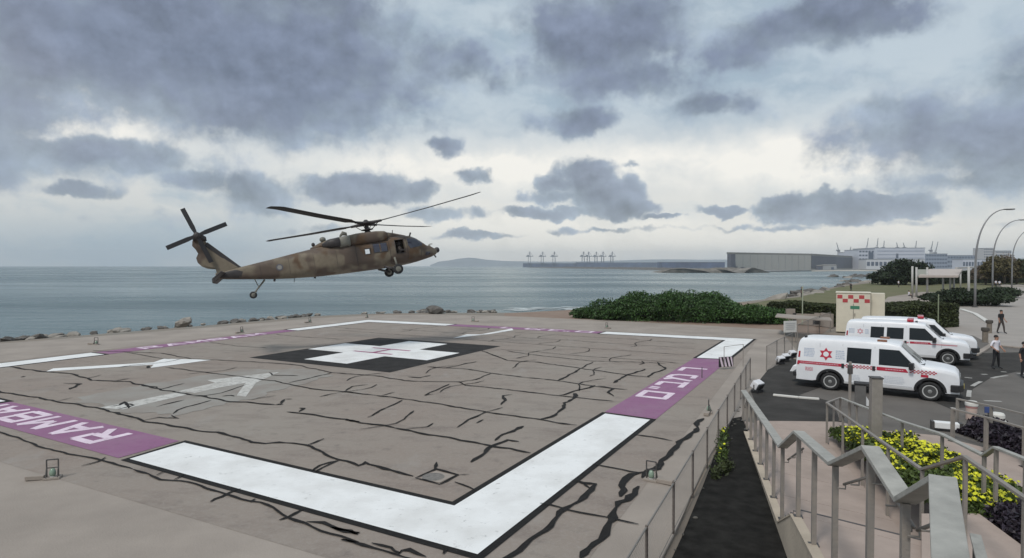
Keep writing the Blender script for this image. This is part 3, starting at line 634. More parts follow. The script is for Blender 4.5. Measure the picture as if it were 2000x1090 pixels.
# ------------------------------------------------------------------ stairs with railings
SD = Vector((.277, .961, 0)); SN = Vector((.961, -.277, 0)); SO = Vector((1.95, 0, 0))
def st_pt(off, s, z): return SO+SN*off+SD*s+Vector((0, 0, z))
def on_line(px, py, off):                  # where the view meets the vertical plane of a railing
    d = ray(px, py); o_ = Vector((0, 0, EYE))-(SO+SN*off); k = -(o_.dot(SN))/d.dot(SN); return Vector((0, 0, EYE))+d*k
SKEW = -.46
def sp(off, s, z): return st_pt(off, s+SKEW*off, z)
M_tread = mat('grey_stone_tread', (.21,.20,.19), .8, .2, 2, .4, 30)
SW = 2.12
stair = thing('staircase', 'stepped ramp of pink paving with short flights between two railings', 'staircase', sp(0, 12, 0))
def block(name, s0, s1, z0, z1, m, lo=-.1, off0=.03, off1=SW):
    a = [sp(off0,s0,z0), sp(off1,s0,z0), sp(off1,s1,z1), sp(off0,s1,z1)]
    mb = MB(); b_ = [Vector((p.x,p.y,lo)) for p in a]
    mb.add(a+b_, [(0,1,2,3),(7,6,5,4),(0,4,5,1),(1,5,6,2),(2,6,7,3),(3,7,4,0)])
    return mb.build(name, m, stair)
LV = [('landing',20.9,12.3,.004,.13), ('flight',12.3,10.8,.13,.88,5), ('landing',10.8,8.1,.88,1.08), ('flight',8.1,6.7,1.08,1.72,4), ('landing',6.7,5.6,1.72,1.74), ('flight',5.6,4.75,1.74,2.10,3), ('landing',4.75,1.6,2.10,2.10)]
for l in LV:
    if l[0] == 'landing':
        n = max(1, int(abs(l[1]-l[2])/1.6))
        for k in range(n):
            f0, f1 = k/n, (k+1)/n
            block('paving_slab', l[1]+(l[2]-l[1])*f0-.008, l[1]+(l[2]-l[1])*f1+.008, l[3]+(l[4]-l[3])*f0, l[3]+(l[4]-l[3])*f1, M_pink)
    else:
        n = l[5]
        for k in range(n):
            z = l[3]+(l[4]-l[3])*(k+1)/n; s0 = l[1]+(l[2]-l[1])*k/n; s1 = l[1]+(l[2]-l[1])*(k+1)/n
            block('step', s0, s1, z, z, M_tread if l[1] < 6 else M_pink)
            block('nosing', s0+.012, s0-.045, z+.004, z+.004, M_dsteel, lo=z-.03)
def ground_z(s):
    for l in LV:
        if l[2] <= s <= l[1]: return l[3]+(l[4]-l[3])*(l[1]-s)/(l[1]-l[2])
    return 0.0 if s > 20 else 2.10
wallt = thing('retaining_wall', 'beige stained low wall under the near railing along the black path', 'wall', st_pt(-.05, 10, 0))
wp = [(19.5,.02),(12.3,.13),(10.8,.88),(8.1,1.09),(6.7,1.73),(5.6,1.75),(4.75,2.11),(1.6,2.11)]
mb = MB()
top = [st_pt(-.10, s, z) for s, z in wp]; bot = [st_pt(-.10, s, -.1) for s, z in wp[::-1]]
mb.prism(top+bot, SN*.125); mb.build('wall', M_wall, wallt)
mb = MB()
for (s0, z0), (s1, z1) in zip(wp, wp[1:]): mb.bar(st_pt(-.035,s0,z0-.005), st_pt(-.035,s1,z1-.005), .16, .03)
mb.build('coping', M_wall, wallt)
def railing(label, path, base_fn, capw, capt, postw, spacing, m, mp, lower=None, capname='handrail'):
    t = thing('stair_railing', label, 'railing', (path[0].x, path[0].y, 0))
    for a, b_ in zip(path, path[1:]):
        d = (b_-a).normalized()
        MB().bar(a-d*.012, b_+d*.012, capw, capt).build(capname, m, t, bevel=.006)
    for i, (a, b_) in enumerate(zip(path, path[1:])):
        Lg = Vector((b_.x-a.x, b_.y-a.y, 0)).length; n = max(1, round(Lg/spacing))
        for k in range(n+(1 if i == len(path)-2 else 0)):
            p = a.lerp(b_, (k+.02)/n if k < n else 1); zb = base_fn(p)
            if p.z-zb < .1: continue
            d = (b_-a); d.z = 0; d.normalize()
            MB().bar(Vector((p.x,p.y,zb)), p-Vector((0,0,capt*.45)), postw, postw*1.15, up=d).build('post', mp, t)
            MB().box((p.x,p.y,zb+.008), (postw*2.2,postw*2.2,.014), math.atan2(d.y,d.x)).build('base_plate', M_dsteel, t)
    if lower:
        for i in lower:
            a, b_ = path[i], path[i+1]; dz = Vector((0,0,-.26)); nn = SN*.09
            lo = MB(); lo.tube([a.lerp(b_,.05)+dz+nn, a.lerp(b_,.95)+dz+nn], .018, 8)
            for f in (.1, .5, .9):
                q_ = a.lerp(b_, f); lo.tube([q_+dz+nn, q_+dz*1.25+nn, q_+dz*1.25], .010, 6)
            lo.build('lower_rail', mp, t, smooth=True)
    return t
def loz(p):
    q = p-SO; s = q.dot(SD); return ground_z(s)
Gn = at(1856,1090,3.60); Gf = at(1841,934,3.62)
pathL = [st_pt(0,21.0,1.0), st_pt(0,12.5,1.57), st_pt(0,10.73,2.34), st_pt(0,8.11,2.62), st_pt(0,6.57,3.28), st_pt(0,5.52,3.12), st_pt(0,4.72,3.60)]
pathL[-1] = Vector((Gf.x, Gf.y, 3.61))
railing('heavy steel stair railing with wide flat zigzag handrail along the beige wall', pathL+[Gn+(Gn-Gf)*1.1], loz, .175, .05, .065, 1.28, M_steelcap, M_steel, lower=[1, 3, 5, 4])
bedz = lambda p: max(.0, min(1.3, (19.3-p.y)*.105))
def m1z(p): return max(0, ground_z((p-SO).dot(SD)-SKEW*2.1)-.05)
pathM1 = [on_line(1615,787,2.1), on_line(1800,917,2.1), on_line(1884,892,2.1), on_line(2000,972,2.1), st_pt(2.1,6.6,2.5)]
pathM2 = [on_line(1641,777,3.1), on_line(1761,823,3.1), on_line(1839,848,3.1), on_line(1922,890,3.1), on_line(1945,874,3.1), on_line(2000,896,3.1), st_pt(3.1,7.6,2.55)]
tM = railing('steel handrail beside the yellow flowers joined by a loop at its lower end', [pathM2[0]]+pathM1, m1z, .068, .045, .05, 1.9, M_steel, M_steel)
railing('flat steel handrail rising through the far side of the yellow flower bed', pathM2, lambda p: max(0, bedz(p)-.1), .10, .04, .05, 2.1, M_steelcap, M_steel)
R1 = [at(1860,799,.95), at(1925,815,.97), at(2000,836,1.0), at(2100,864,1.1)]
R2 = [at(1869,779,.95), at(1935,793,.97), at(2000,809,1.0), at(2100,830,1.1)]
railing('thin lower handrail in front of the purple plants and the bollards', R1, lambda p: 0, .075, .05, .075, 1.6, M_steel, M_steel)
railing('thin upper handrail passing behind the first bollard by the roundabout', R2, lambda p: 0, .07, .05, .06, 2.0, M_steel, M_steel)
# second ramp and the near landing on the right
structure(MB().prism([st_pt(4.2,17.5,.02), st_pt(6.3,17.5,.02), st_pt(6.3,7.5,1.0), st_pt(4.2,7.5,1.05)][::-1], (0,0,-.35)).build('ramp', M_pink))
structure(MB().prism([at(1800,1003,1.12), at(1912,1003,1.12), at(2005,1072,1.12), at(2080,1200,1.12), at(1800,1300,1.12)], (0,0,-.4)).build('upper_path', M_pink))
t = thing('short_handrail', 'short steel handrail end standing on the pink path at the lower right corner', 'railing', at(1905,1105,1.12))
p0 = at(1905,1046,2.0); p1 = at(1925,1120,2.0)
MB().bar(p0, p1, .11, .04).build('handrail', M_steelcap, t, bevel=.005)
for f in (.12, .75): q = p0.lerp(p1, f); MB().bar(Vector((q.x,q.y,1.12)), q, .05, .05, up=(0,1,0)).build('post', M_dsteel, t)
MB().bar(p0+Vector((0,0,-.3)), p1+Vector((0,0,-.3)), .04, .03).build('lower_rail', M_dsteel, t)

# ------------------------------------------------------------------ leaves
def leaf_quads(P, size, up=.35, aspect=.55, seed=0):
    r = np.random.default_rng(seed); n = len(P)
    a = r.normal(size=(n,3)); a[:,2] += up*r.normal(size=n); a /= np.linalg.norm(a,axis=1)[:,None]
    b_ = r.normal(size=(n,3)); b_ -= (b_*a).sum(1)[:,None]*a; b_ /= np.linalg.norm(b_,axis=1)[:,None]
    s = size*(.6+.8*r.random(n))[:,None]
    c = np.cross(a,b_)
    v = np.stack([P-a*s, P+b_*s*aspect+c*s*.12, P+a*s, P-b_*s*aspect+c*s*.12],1).reshape(-1,3)
    f = np.arange(n*4).reshape(n,4)
    return v, f
def mesh_np(name, v, f, m, parent=None, world=True):
    if parent is not None and world:
        inv = np.array(world_of(parent).inverted()); v = v@inv[:3,:3].T+inv[:3,3]
    me = bpy.data.meshes.new(name); n = len(f); k = f.shape[1]
    me.vertices.add(len(v)); me.vertices.foreach_set('co', np.asarray(v, dtype=np.float32).ravel())
    me.loops.add(n*k); me.loops.foreach_set('vertex_index', f.astype(np.int32).ravel())
    me.polygons.add(n); me.polygons.foreach_set('loop_start', np.arange(0, n*k, k, dtype=np.int32))
    me.update(calc_edges=True); me.validate()
    me.materials.append(m); o = bpy.data.objects.new(name, me); COL.objects.link(o)
    if parent is not None: o.parent = parent
    return o
def ell_pts(c, r, n, seed, shell=.62, flat=True):
    g = np.random.default_rng(seed); d = g.normal(size=(n,3)); d /= np.linalg.norm(d,axis=1)[:,None]
    if flat: d[:,2] = np.abs(d[:,2])*1.0-.12
    rad = shell+(1-shell)*g.random(n)**.6
    lump = np.array([1+.22*mnoise.noise(Vector((q[0]*2.6+seed, q[1]*2.6, q[2]*2.6)))+.12*mnoise.noise(Vector((q[0]*7, q[1]*7+seed, q[2]*7))) for q in d])
    return np.array(c)+d*np.array(r)*(rad*lump)[:,None]
def bush(name, label, cat, c, r, n, size, m, seed, group=None, clumps=7, core=True, trunk=0.0):
    base = Vector((c[0], c[1], c[2])); t = thing(name, label, cat, base, 0, group); g = np.random.default_rng(seed)
    pts = []
    for k in range(clumps):
        cc = np.array([g.uniform(-.6,.6)*r[0], g.uniform(-.6,.6)*r[1], trunk+g.uniform(0,.45)*r[2]])
        s = g.uniform(.38,.62); pts.append(ell_pts(np.array(c)+cc, np.array(r)*s*np.array([1,1,1.05]), n//clumps, seed*31+k))
    v, f = leaf_quads(np.concatenate(pts), size, seed=seed); mesh_np('foliage', v, f, m, t)
    st = LB()
    for k in range(5):
        a = g.uniform(0,6.28); st.tube([(0.05*math.cos(a),.05*math.sin(a),-.1), (.2*r[0]*math.cos(a),.2*r[1]*math.sin(a),trunk+.25*r[2]), (.45*r[0]*math.cos(a),.45*r[1]*math.sin(a),trunk+.6*r[2])], [.06+.012*r[2],.05,.02], 6)
    if trunk: st.tube([(0,0,-.1),(0.05,0,trunk+.3*r[2])], [.09*r[2]**.5,.06], 8)
    st.build('stems' if not trunk else 'trunk', M_bark, t)
    return t
# ------------------------------------------------------------------ yellow flower bed
def bed(name, label, quad, n, zf, leafm, petm=None, seed=3, nf=900, hgt=.45, leaf=.07, soil=True):
    g = np.random.default_rng(seed); A4 = [np.array(p[:2]) for p in quad]
    def pos(u, v): return (A4[0]*(1-u)+A4[1]*u)*(1-v)+(A4[3]*(1-u)+A4[2]*u)*v
    if soil: structure(MB().poly([Vector((*p, zf(Vector((*p,0)))+.01)) for p in A4]).build('bed_soil', mat('dark_soil', (.06,.045,.035), .9, .3, 3, .6, 15)))
    P = []
    for k in range(n):
        u, v = g.random(2); q = pos(u, v); hz = mnoise.noise(Vector((q[0]*1.4,q[1]*1.4,seed)))*.5+.5
        edge = min(u, 1-u, v, 1-v)*8; ed = min(1, .35+edge)
        P.append((q[0]+g.normal()*.05, q[1]+g.normal()*.05, zf(Vector((*q,0)))+g.random()**.7*hgt*(.45+.8*hz)*ed))
    P = np.array(P); v, f = leaf_quads(P, leaf, seed=seed, aspect=.45)
    o = mesh_np(name, v, f, leafm); tag(o, label, 'flower bed' if petm else 'planting', kind='stuff')
    if petm:
        sel = P[g.permutation(n)[:nf*3]]; sel = sel[np.argsort(-sel[:,2]+zf_arr(sel, zf))[:nf]] if False else sel
        keep = [q for q in sel if q[2]-zf(Vector(q)) > .17 and mnoise.noise(Vector((q[0]*.9, q[1]*.9, 4))) > -.28][:nf]
        vs = []; fs = []
        for q in keep:
            nrm = Vector((g.normal()*.5-.1, g.normal()*.5-.35, 1)).normalized(); a = nrm.orthogonal().normalized(); b_ = nrm.cross(a); r_ = g.uniform(.024,.044); c = Vector(q)+Vector((0,0,.05)); k0 = len(vs)
            vs.append(c-nrm*.006)
            for i in range(10):
                tt = i*math.pi/5; rr = r_ if i % 2 == 0 else r_*.8; vs.append(c+(a*math.cos(tt)+b_*math.sin(tt))*rr+nrm*.012*(i % 2 == 0))
            fs += [(k0, k0+1+i, k0+1+(i+1) % 10) for i in range(10)]
        mesh_np('petals', np.array(vs), np.array(fs), petm, o, world=False)
    return o
bed('flower_bed', 'bed of bushy green plants covered in bright yellow flowers between the railings', [st_pt(2.3,19.6,0), st_pt(3.9,18.2,0), st_pt(4.15,10.9,0), st_pt(2.35,11.0,0)], 24000, bedz, M_leafy, M_yellow, 3, 2500, .44, .055)
bed('purple_planting', 'dark purple leafy ground plants behind the lower thin handrail', [at(1872,846), at(1905,838), at(2060,880), at(2030,905)], 9000, lambda p: 0.0, M_purpleleaf, None, 5, hgt=.5, leaf=.06)
bed('purple_planting', 'dark purple leafy ground plants at the right edge below the yellow flowers', [at(1925,1006,1.1), at(2050,990,1.1), at(2120,1060,1.1), at(2015,1068,1.1)], 7000, lambda p: 1.02, M_purpleleaf, None, 6, hgt=.42, leaf=.045)
bed('weed_patch', 'green weeds with yellow flowers growing at the foot of the chain link fence', [at(1405,850), at(1418,845), at(1420,905), at(1398,915)], 420, lambda p: -.03, M_leafy, M_yellow, 8, 12, .42, .05, soil=False)
bed('weed_patch', 'low green weeds creeping from the fence over the black path', [at(1388,925), at(1425,905), at(1432,915), at(1395,940)], 300, lambda p: -.03, M_leaf2, None, 9, 0, .22, .06, soil=False)
# small stones and dirt along the fence foot
for k in range(46):
    f = random.random(); p = line0.lerp(line1, f)+Vector((random.uniform(.1,.45), random.uniform(-.1,.2), -.02))
    if k == 0: stones = MB()
    stones.ball(p, (random.uniform(.015,.06),random.uniform(.015,.05),random.uniform(.01,.03)), 6, 4)
tag(stones.build('rubble', mat('grit', (.10,.092,.08), .9, .3, 4)), kind='stuff')

# ------------------------------------------------------------------ rocks
def rock_mesh(seed):
    bm = bmesh.new(); bmesh.ops.create_icosphere(bm, subdivisions=2, radius=1)
    for v in bm.verts:
        n = v.co.normalized(); v.co = n*(1+.42*mnoise.noise(n*1.3+Vector((seed*7.1,0,0)))+.16*mnoise.noise(n*3.4+Vector((0,seed*3.7,0))))
        v.co.z *= .62
    me = bpy.data.meshes.new('boulder'); bm.to_mesh(me); bm.free(); return me
RM = [rock_mesh(i) for i in range(6)]
for i, me in enumerate(RM): me.materials.append(M_rock if i < 4 else M_palerock)
def rocks(pts, label, group, smin, smax, zoff=0.0):
    for p in pts:
        o = bpy.data.objects.new('boulder', random.choice(RM)); COL.objects.link(o); s = random.uniform(smin, smax)
        o.location = p+Vector((0,0,zoff*s)); o.scale = (s*random.uniform(.8,1.5), s*random.uniform(.8,1.2), s*random.uniform(.6,1.05)); o.rotation_euler = (random.uniform(-.3,.3), random.uniform(-.3,.3), random.uniform(0,6.3))
        tag(o, label.replace('dark ', 'pale ') if o.data in RM[4:] and len(pts) > 1 else label, 'rock', group)
def along(px, n, z=-.1, spread=.6, back=.8):
    P = [at(x, y, z) for x, y in px]; Ls = [(b_-a).length for a, b_ in zip(P, P[1:])]; out = []
    for k in range(n):
        s = random.random()*sum(Ls)
        for a, b_, l in zip(P, P[1:], Ls):
            if s <= l: d = (b_-a).normalized(); nn = Vector((-d.y,d.x,0)); out.append(a.lerp(b_, s/l)+nn*(back+random.uniform(-spread,spread))); break
            s -= l
    return out
rocks(along([(-40,672),(0,667),(200,651),(330,641)], 34, -.35, .7, .7), 'dark boulder in the row of rocks along the left apron edge', 'boulders along the sea edge of the apron', .24, .55)
rocks(along([(330,641),(400,634),(620,616),(720,612),(845,609),(985,610)], 60, -.35, .6, .5), 'small boulder at the far edge of the apron above the sea', 'small boulders at the far edge of the apron', .22, .5)
rocks([at(358,634,.0)], 'dark rounded boulder standing highest among the rocks on the left', '', .65, .66, .3); rocks([at(850,611,0)], 'large brownish boulder beyond the middle of the far apron edge', '', .95, .96, .25)
rocks(along([(1500,586),(1560,579),(1640,558),(1720,549)], 26, -.2, 1.5, 0), 'grey rock along the seaward edge of the lawn', 'rocks along the lawn shore', .7, 1.5)
rocks([at(1735-110*random.random()**1.4, random.choice((540.5,541.5,543,550,551.5))+random.uniform(-.8,.8), SEA-.2) for k in range(40)], 'dark reef rock in the shallow water off the lawn', 'reef rocks off the lawn', 1.2, 4.2)
# surf
mb = MB()
for k in range(46):
    f = random.random(); c = at(1000+140*f+random.uniform(-14,14), 606.5-3*f+random.uniform(-.5,2), SEA); c.y += random.uniform(0,7)
    n = 8; a0 = random.uniform(0,6); mb.poly([c+Vector((math.cos(i*.785+a0)*random.uniform(.5,2.8), math.sin(i*.785+a0)*random.uniform(.2,.8), .05+k*.002)) for i in range(n)])
for k in range(26):
    c = at(random.uniform(1610,1720), random.uniform(541,556), SEA); a0 = random.uniform(0,6)
    mb.poly([c+Vector((math.cos(i*.785+a0)*random.uniform(1.5,6), math.sin(i*.785+a0)*random.uniform(.6,2.2), .05+k*.002)) for i in range(8)])
tag(mb.build('surf_foam', mat('foam', (.62,.66,.66), .7, .15, 2), fix=False), kind='stuff')

# ------------------------------------------------------------------ shrubs, hedges, trees near
BS = [((1175,626),3.4,2.3,1.55,'leftmost low round dark shrub of the thicket, nearest the surf'),((1225,628),3.8,2.6,2.15,'second shrub of the dark thicket from the sea side'),((1275,629),4.0,2.8,2.85,'tall rounded shrub in the left half of the dark thicket'),
      ((1345,630),4.4,2.9,2.95,'broadest and tallest dark shrub in the middle of the thicket'),((1405,632),3.6,2.6,2.4,'dark shrub where the thicket begins to drop towards the enclosure'),((1450,634),3.2,2.4,1.75,'lower dark shrub just left of the enclosure'),((1492,634),3.0,2.2,1.7,'lower spiky dark shrub closest to the concrete enclosure')]
for i, ((x, y), rx, ry, rz, lb) in enumerate(BS):
    p = at(x, y-4, -.06); bush('shrub', lb, 'shrub', tuple(p), (rx, ry, rz*1.10), 16000, .095, M_bushleaf, 11+i, 'dark green shrubs behind the helipad', 9)
def hedge(label, a, b_, wdt, h, n, m, seed, size=.10):
    d = (b_-a); Lg = d.length; d.normalize(); nn = Vector((-d.y,d.x,0)); t = thing('hedge', label, 'hedge', a.lerp(b_,.5)); g = np.random.default_rng(seed); P = []
    for k in range(n):
        s = g.random()*Lg; w_ = (g.random()-.5)*wdt; z = g.random()*h; c = g.random()
        if c < .45: z = h*(1-.08*g.random())
        elif c < .8: w_ = (-.5+.08*g.random())*wdt
        r = min(s, Lg-s)/.9
        hh = 1+.10*mnoise.noise(Vector((s*.5,w_,seed)))-.25*max(0,1-r)**2
        P.append(tuple(a+d*s+nn*w_*(1-.3*max(0,1-r))+Vector((0,0,z*hh))))
    v, f = leaf_quads(np.array(P), size, seed=seed); mesh_np('foliage', v, f, m, t)
    MB().box(a.lerp(b_,.5)+Vector((0,0,h*.42)), (Lg-.5, wdt*.7, h*.8), math.atan2(d.y,d.x)).build('dark_core', mat('hedge_inside', (.02,.025,.01), .9), t)  # solid dark core added to block the view through the leaves
    return t
hedge('clipped green hedge to the right of the cream cabinet behind the vans', at(1738,640), at(1842,634), 3.6, 1.95, 12000, M_leaf2, 21, .10)
hedge('long low green hedge between the enclosure and the cream cabinet', at(1510,624), at(1650,636), 3.0, 1.75, 12000, M_leaf2, 22, .10)

# ------------------------------------------------------------------ concrete enclosure
t = thing('concrete_enclosure', 'low grey concrete equipment enclosure with dark openings beside the hedge', 'enclosure', at(1575,645))
def wallpx(name, x0, x1, yb0, yb1, h, m, thick=.2):
    a, b_ = at(x0,yb0), at(x1,yb1); d = (b_-a).normalized(); nn = Vector((-d.y,d.x,0))*thick
    return MB().prism([a,b_,b_+Vector((0,0,h)),a+Vector((0,0,h))], nn).build(name, m, t)
wallpx('wall', 1536, 1553, 633, 633, 1.35, M_conc); wallpx('wall', 1555, 1590, 633.5, 635, .95, M_conc); wallpx('wall', 1590, 1601, 636, 637, 1.1, M_conc); wallpx('wall', 1602, 1624, 637, 640, 1.15, M_conc)
wallpx('shutter', 1518, 1535, 630, 631, 1.1, M_dark); wallpx('opening', 1549, 1555, 634, 634, 1.0, M_dark, .1)
MB().prism([at(1514,620,1.35), at(1536,622,1.35), at(1556,624,1.35), at(1625,628,1.25), at(1622,622,1.25), at(1518,614,1.35)], (0,0,.07)).build('top_slab', M_conc, t)
MB().box(at(1595,629,.75), (.55,.1,.4)).build('vent', M_dark, t)
MB().tube([at(1567,634), at(1567,634)+Vector((0,0,3.4))], .05, 8).build('vent_pipe', mat('pipe_green', (.33,.36,.27), .6), t)
# cream cabinet
c0 = at(1649,651); c1 = at(1708,651); rz = math.radians(-29)
t = thing('equipment_cabinet', 'cream metal cabinet with red checker band standing behind the ambulances', 'cabinet', (c0+c1)/2+Vector((0,.9,0)), rz)
Wc = (c1-c0).length; Hc = 3.05
LB().box((0,.55,Hc/2), (Wc,1.9,Hc)).build('body', M_cream, t, bevel=.03)
LB().box((0,.55,Hc+.04), (Wc+.1,2.0,.07)).build('roof', M_cream, t, bevel=.02)
LB().box((Wc/2+.5,.95,Hc/2+.05), (.95,1.2,Hc-.1)).build('side_unit', M_cream, t, bevel=.02)
ch = LB(); n = 6
for k in range(n):
    x = -Wc/2+.06+(k+.5)*(Wc-.1)/n; z = Hc-.28-(.30 if k % 2 else 0)
    ch.box((x,-.41,z), ((Wc-.1)/n*.94,.012,.28))
ch.build('red_check', mat('cabinet_red', (.42,.055,.06), .5), t)
LB().box((.12,-.41,1.95), (.62,.014,.24)).build('green_plate', mat('cabinet_green', (.05,.20,.12), .5), t)
LB().box((.02,-.405,1.2), (.03,.02,2.1)).build('door_seam', M_dsteel, t); LB().bar((.12,-.43,1.25), (.12,-.43,1.5), .04, .03).build('handle', M_dsteel, t)
lv = LB()
for k in range(6): lv.box((Wc/2-.5,-.408,.4+k*.12), (.6,.016,.05))
lv.build('louvres', M_dsteel, t)
# pole by the hedge
t = thing('slim_pole', 'slim pale green pole in front of the clipped hedge', 'pole', at(1832,645)); MB().tube([at(1832,645), at(1832,645)+Vector((0,0,2.9))], .045, 8).build('shaft', mat('pole_green', (.22,.25,.16), .6), t); MB().box(at(1832,645)+Vector((0,0,.02)), (.25,.25,.04)).build('base_plate', M_dsteel, t)

# ------------------------------------------------------------------ posts, bollards near the stairs
p = at(1709,889,.3); p.z = 0
t = thing('steel_column', 'square steel column rising from the flower bed in front of the ambulance', 'column', p, -.25)
LB().box((0,0,1.15), (.25,.25,2.3)).build('shaft', mat('column_steel', (.29,.265,.24), .5, .15, 4, .2, 20, metal=.25), t, bevel=.012)
LB().box((0,0,2.315), (.28,.28,.03)).build('cap', M_dsteel, t); LB().box((0,0,.35), (.36,.36,.03)).build('base_plate', M_steel, t)
p = at(1659,838); t = thing('sign_post', 'thin grey post with a small box behind the loop of the handrail', 'post', p)
LB().tube([(0,0,0),(0,0,2.15)], .045, 10).build('shaft', M_steel, t); LB().box((0,0,1.9), (.12,.1,.28)).build('box', M_dsteel, t); LB().box((0,0,.02), (.2,.2,.04)).build('base_plate', M_steel, t)
p = at(1680,792); t = thing('waste_bin', 'grey rectangular bin with black lid beside the ambulance', 'bin', p, -.5)
LB().box((0,0,.4), (.36,.36,.78)).build('body', mat('bin_grey', (.12,.115,.11), .6, .15, 5), t, bevel=.02); LB().box((.06,0,.83), (.55,.42,.08)).build('lid', M_dark, t, bevel=.02)
LB().box((0,0,.01), (.4,.4,.03)).build('foot', M_dsteel, t)
p = at(1694,793); o = MB().prism([p+Vector((-.14,0,0)), p+Vector((.2,0,0)), p+Vector((.12,0,.1)), p+Vector((-.05,0,.36))], (.05,.3,0)).build('wheel_chock', M_plainwhite); tag(o, 'small pale wedge on the road next to the grey bin', 'wedge')
def bollard(p, label):
    t = thing('bollard', label, 'bollard', p, 0, 'stone bollards by the roundabout')
    LB().lathe((0,0,0), (0,0,1), [(.16,0),(.16,.42),(.15,.44)], 20).build('shaft', mat('pink_stone', (.50,.38,.33), .7, .1, 6, .3, 30), t, smooth=False)
    LB().lathe((0,0,.40), (0,0,1), [(.168,0),(.168,.05)], 20).build('red_band', mat('faded_red', (.36,.17,.16), .6), t)
    LB().lathe((0,0,.45), (0,0,1), [(.165,0),(.185,.03),(.185,.12),(.15,.17),(.05,.18)], 20).build('cap', mat('bollard_white', (.66,.64,.60), .6, .08, 5), t)
bollard(at(1897,819), 'pinkish stone bollard with white cap, the one farther from the camera'); bollard(at(1948,845), 'pinkish stone bollard with white cap in front of the white kerb stones')
for k, (x, y) in enumerate([(1936,826),(1975,845),(1993,856)]):
    o = MB().box(at(x,y,.1), (.75,.32,.24), -.9).build('kerb_stone', mat('kerb_white', (.62,.60,.56)), bevel=.03); tag(o, ['pale kerb stone between the two bollards','pale kerb stone to the right of the nearer bollard','pale kerb stone at the right edge of the picture beyond the purple plants'][k], 'kerb stone')
p = at(1848,841); t = thing('concrete_bench', 'low white block with dark ends beside the purple plants', 'bench', p, -.42)
LB().box((0,0,.17), (.66,.26,.2)).build('block', M_plainwhite, t, bevel=.02); LB().box((-.37,0,.15), (.07,.28,.26)).build('end', M_dsteel, t); LB().box((.37,0,.15), (.07,.28,.26)).build('end', M_dsteel, t); LB().box((0,0,.03), (.7,.24,.05)).build('foot', M_dark, t)
t = thing('parking_plate', 'small blue plate on a short stake between the bollards', 'sign', at(1931,820)); LB().box((0,0,.34), (.28,.03,.2)).build('plate', mat('blue_plate', (.05,.08,.22), .5), t); LB().tube([(0,.02,0),(0,.02,.4)], .02, 6).build('stake', M_dsteel, t)
for p, lb in ((at(1924,668), 'short brown bollard with dark cap nearest to the vans'), (at(1932,650), 'short brown bollard with dark cap behind its twin')):
    t = thing('bollard', lb, 'bollard', p, 0, 'brown bollards on the promenade')
    LB().lathe((0,0,0), (0,0,1), [(.19,0),(.17,.1),(.17,.75)], 16).build('shaft', mat('brown_stone', (.19,.16,.13), .8, .2, 5, .3, 30), t)
    LB().lathe((0,0,.75), (0,0,1), [(.22,0),(.24,.05),(.24,.2),(.2,.24)], 16).build('cap', mat('brown_cap', (.075,.065,.055), .7), t)

# ================================================================== HELICOPTER (local axes: x to the nose, y to port, z up, origin at the rotor hub)
HUB = ad(715, 437, 38.5)
def rotm(yaw, pit, roll):
    cy_, sy_, c, s, cr, sr = math.cos(yaw), math.sin(yaw), math.cos(pit), math.sin(pit), math.cos(roll), math.sin(roll)
    return Matrix(((cy_,-sy_,0),(sy_,cy_,0),(0,0,1)))@Matrix(((c,0,-s),(0,1,0),(s,0,c)))@Matrix(((1,0,0),(0,cr,-sr),(0,sr,cr)))
heli = thing('helicopter', 'brown and tan camouflaged military helicopter hovering nose up over the helipad', 'helicopter', HUB, rot=rotm(math.radians(24), math.radians(8.5), math.radians(-5)).to_euler())
# camouflage
m = bpy.data.materials.new('camouflage'); m.use_nodes = True; t = m.node_tree; N, L = t.nodes, t.links; b = N['Principled BSDF']; b.inputs['Roughness'].default_value = .62; b.inputs['Specular IOR Level'].default_value = .3
tcn = N.new('ShaderNodeTexCoord')
def camo(loc, sc, lo, hi, c1, c2):
    mp = N.new('ShaderNodeMapping'); mp.inputs['Location'].default_value = loc; L.new(tcn.outputs['Object'], mp.inputs[0])
    n = N.new('ShaderNodeTexNoise'); n.inputs['Scale'].default_value = sc; n.inputs['Detail'].default_value = 2; L.new(mp.outputs[0], n.inputs['Vector'])
    r = N.new('ShaderNodeMapRange'); r.inputs[1].default_value = lo; r.inputs[2].default_value = hi; L.new(n.outputs['Fac'], r.inputs[0])
    x = N.new('ShaderNodeMix'); x.data_type = 'RGBA'; L.new(r.outputs[0], x.inputs[0])
    for i, c in ((6, c1), (7, c2)):
        if isinstance(c, tuple): x.inputs[i].default_value = (*c, 1)
        else: L.new(c, x.inputs[i])
    return x.outputs[2]
k1 = camo((1.3,0,.4), .62, .47, .53, (.108,.080,.063), (.195,.162,.118))
k2 = camo((7.7,2,1), .75, .56, .62, k1, (.108,.066,.038))
k3 = camo((3.1,5,2), 5.0, .35, .75, k2, (.085,.07,.055)); mxx = N.new('ShaderNodeMix'); mxx.data_type = 'RGBA'; mxx.inputs[0].default_value = .30; L.new(k2, mxx.inputs[6]); L.new(k3, mxx.inputs[7])
L.new(mxx.outputs[2], b.inputs['Base Color']); M_camo = m
M_hdark = mat('dark_helicopter_paint', (.035,.03,.03), .55, .25, 2); M_hgrey = mat('pale_engine_panel', (.17,.165,.14), .55, .15, 2); M_blade = mat('blade_black', (.017,.016,.018), .5, .2, 1)
M_hglass = mat('cockpit_glass', (.035,.036,.055), .08, spec=.8)
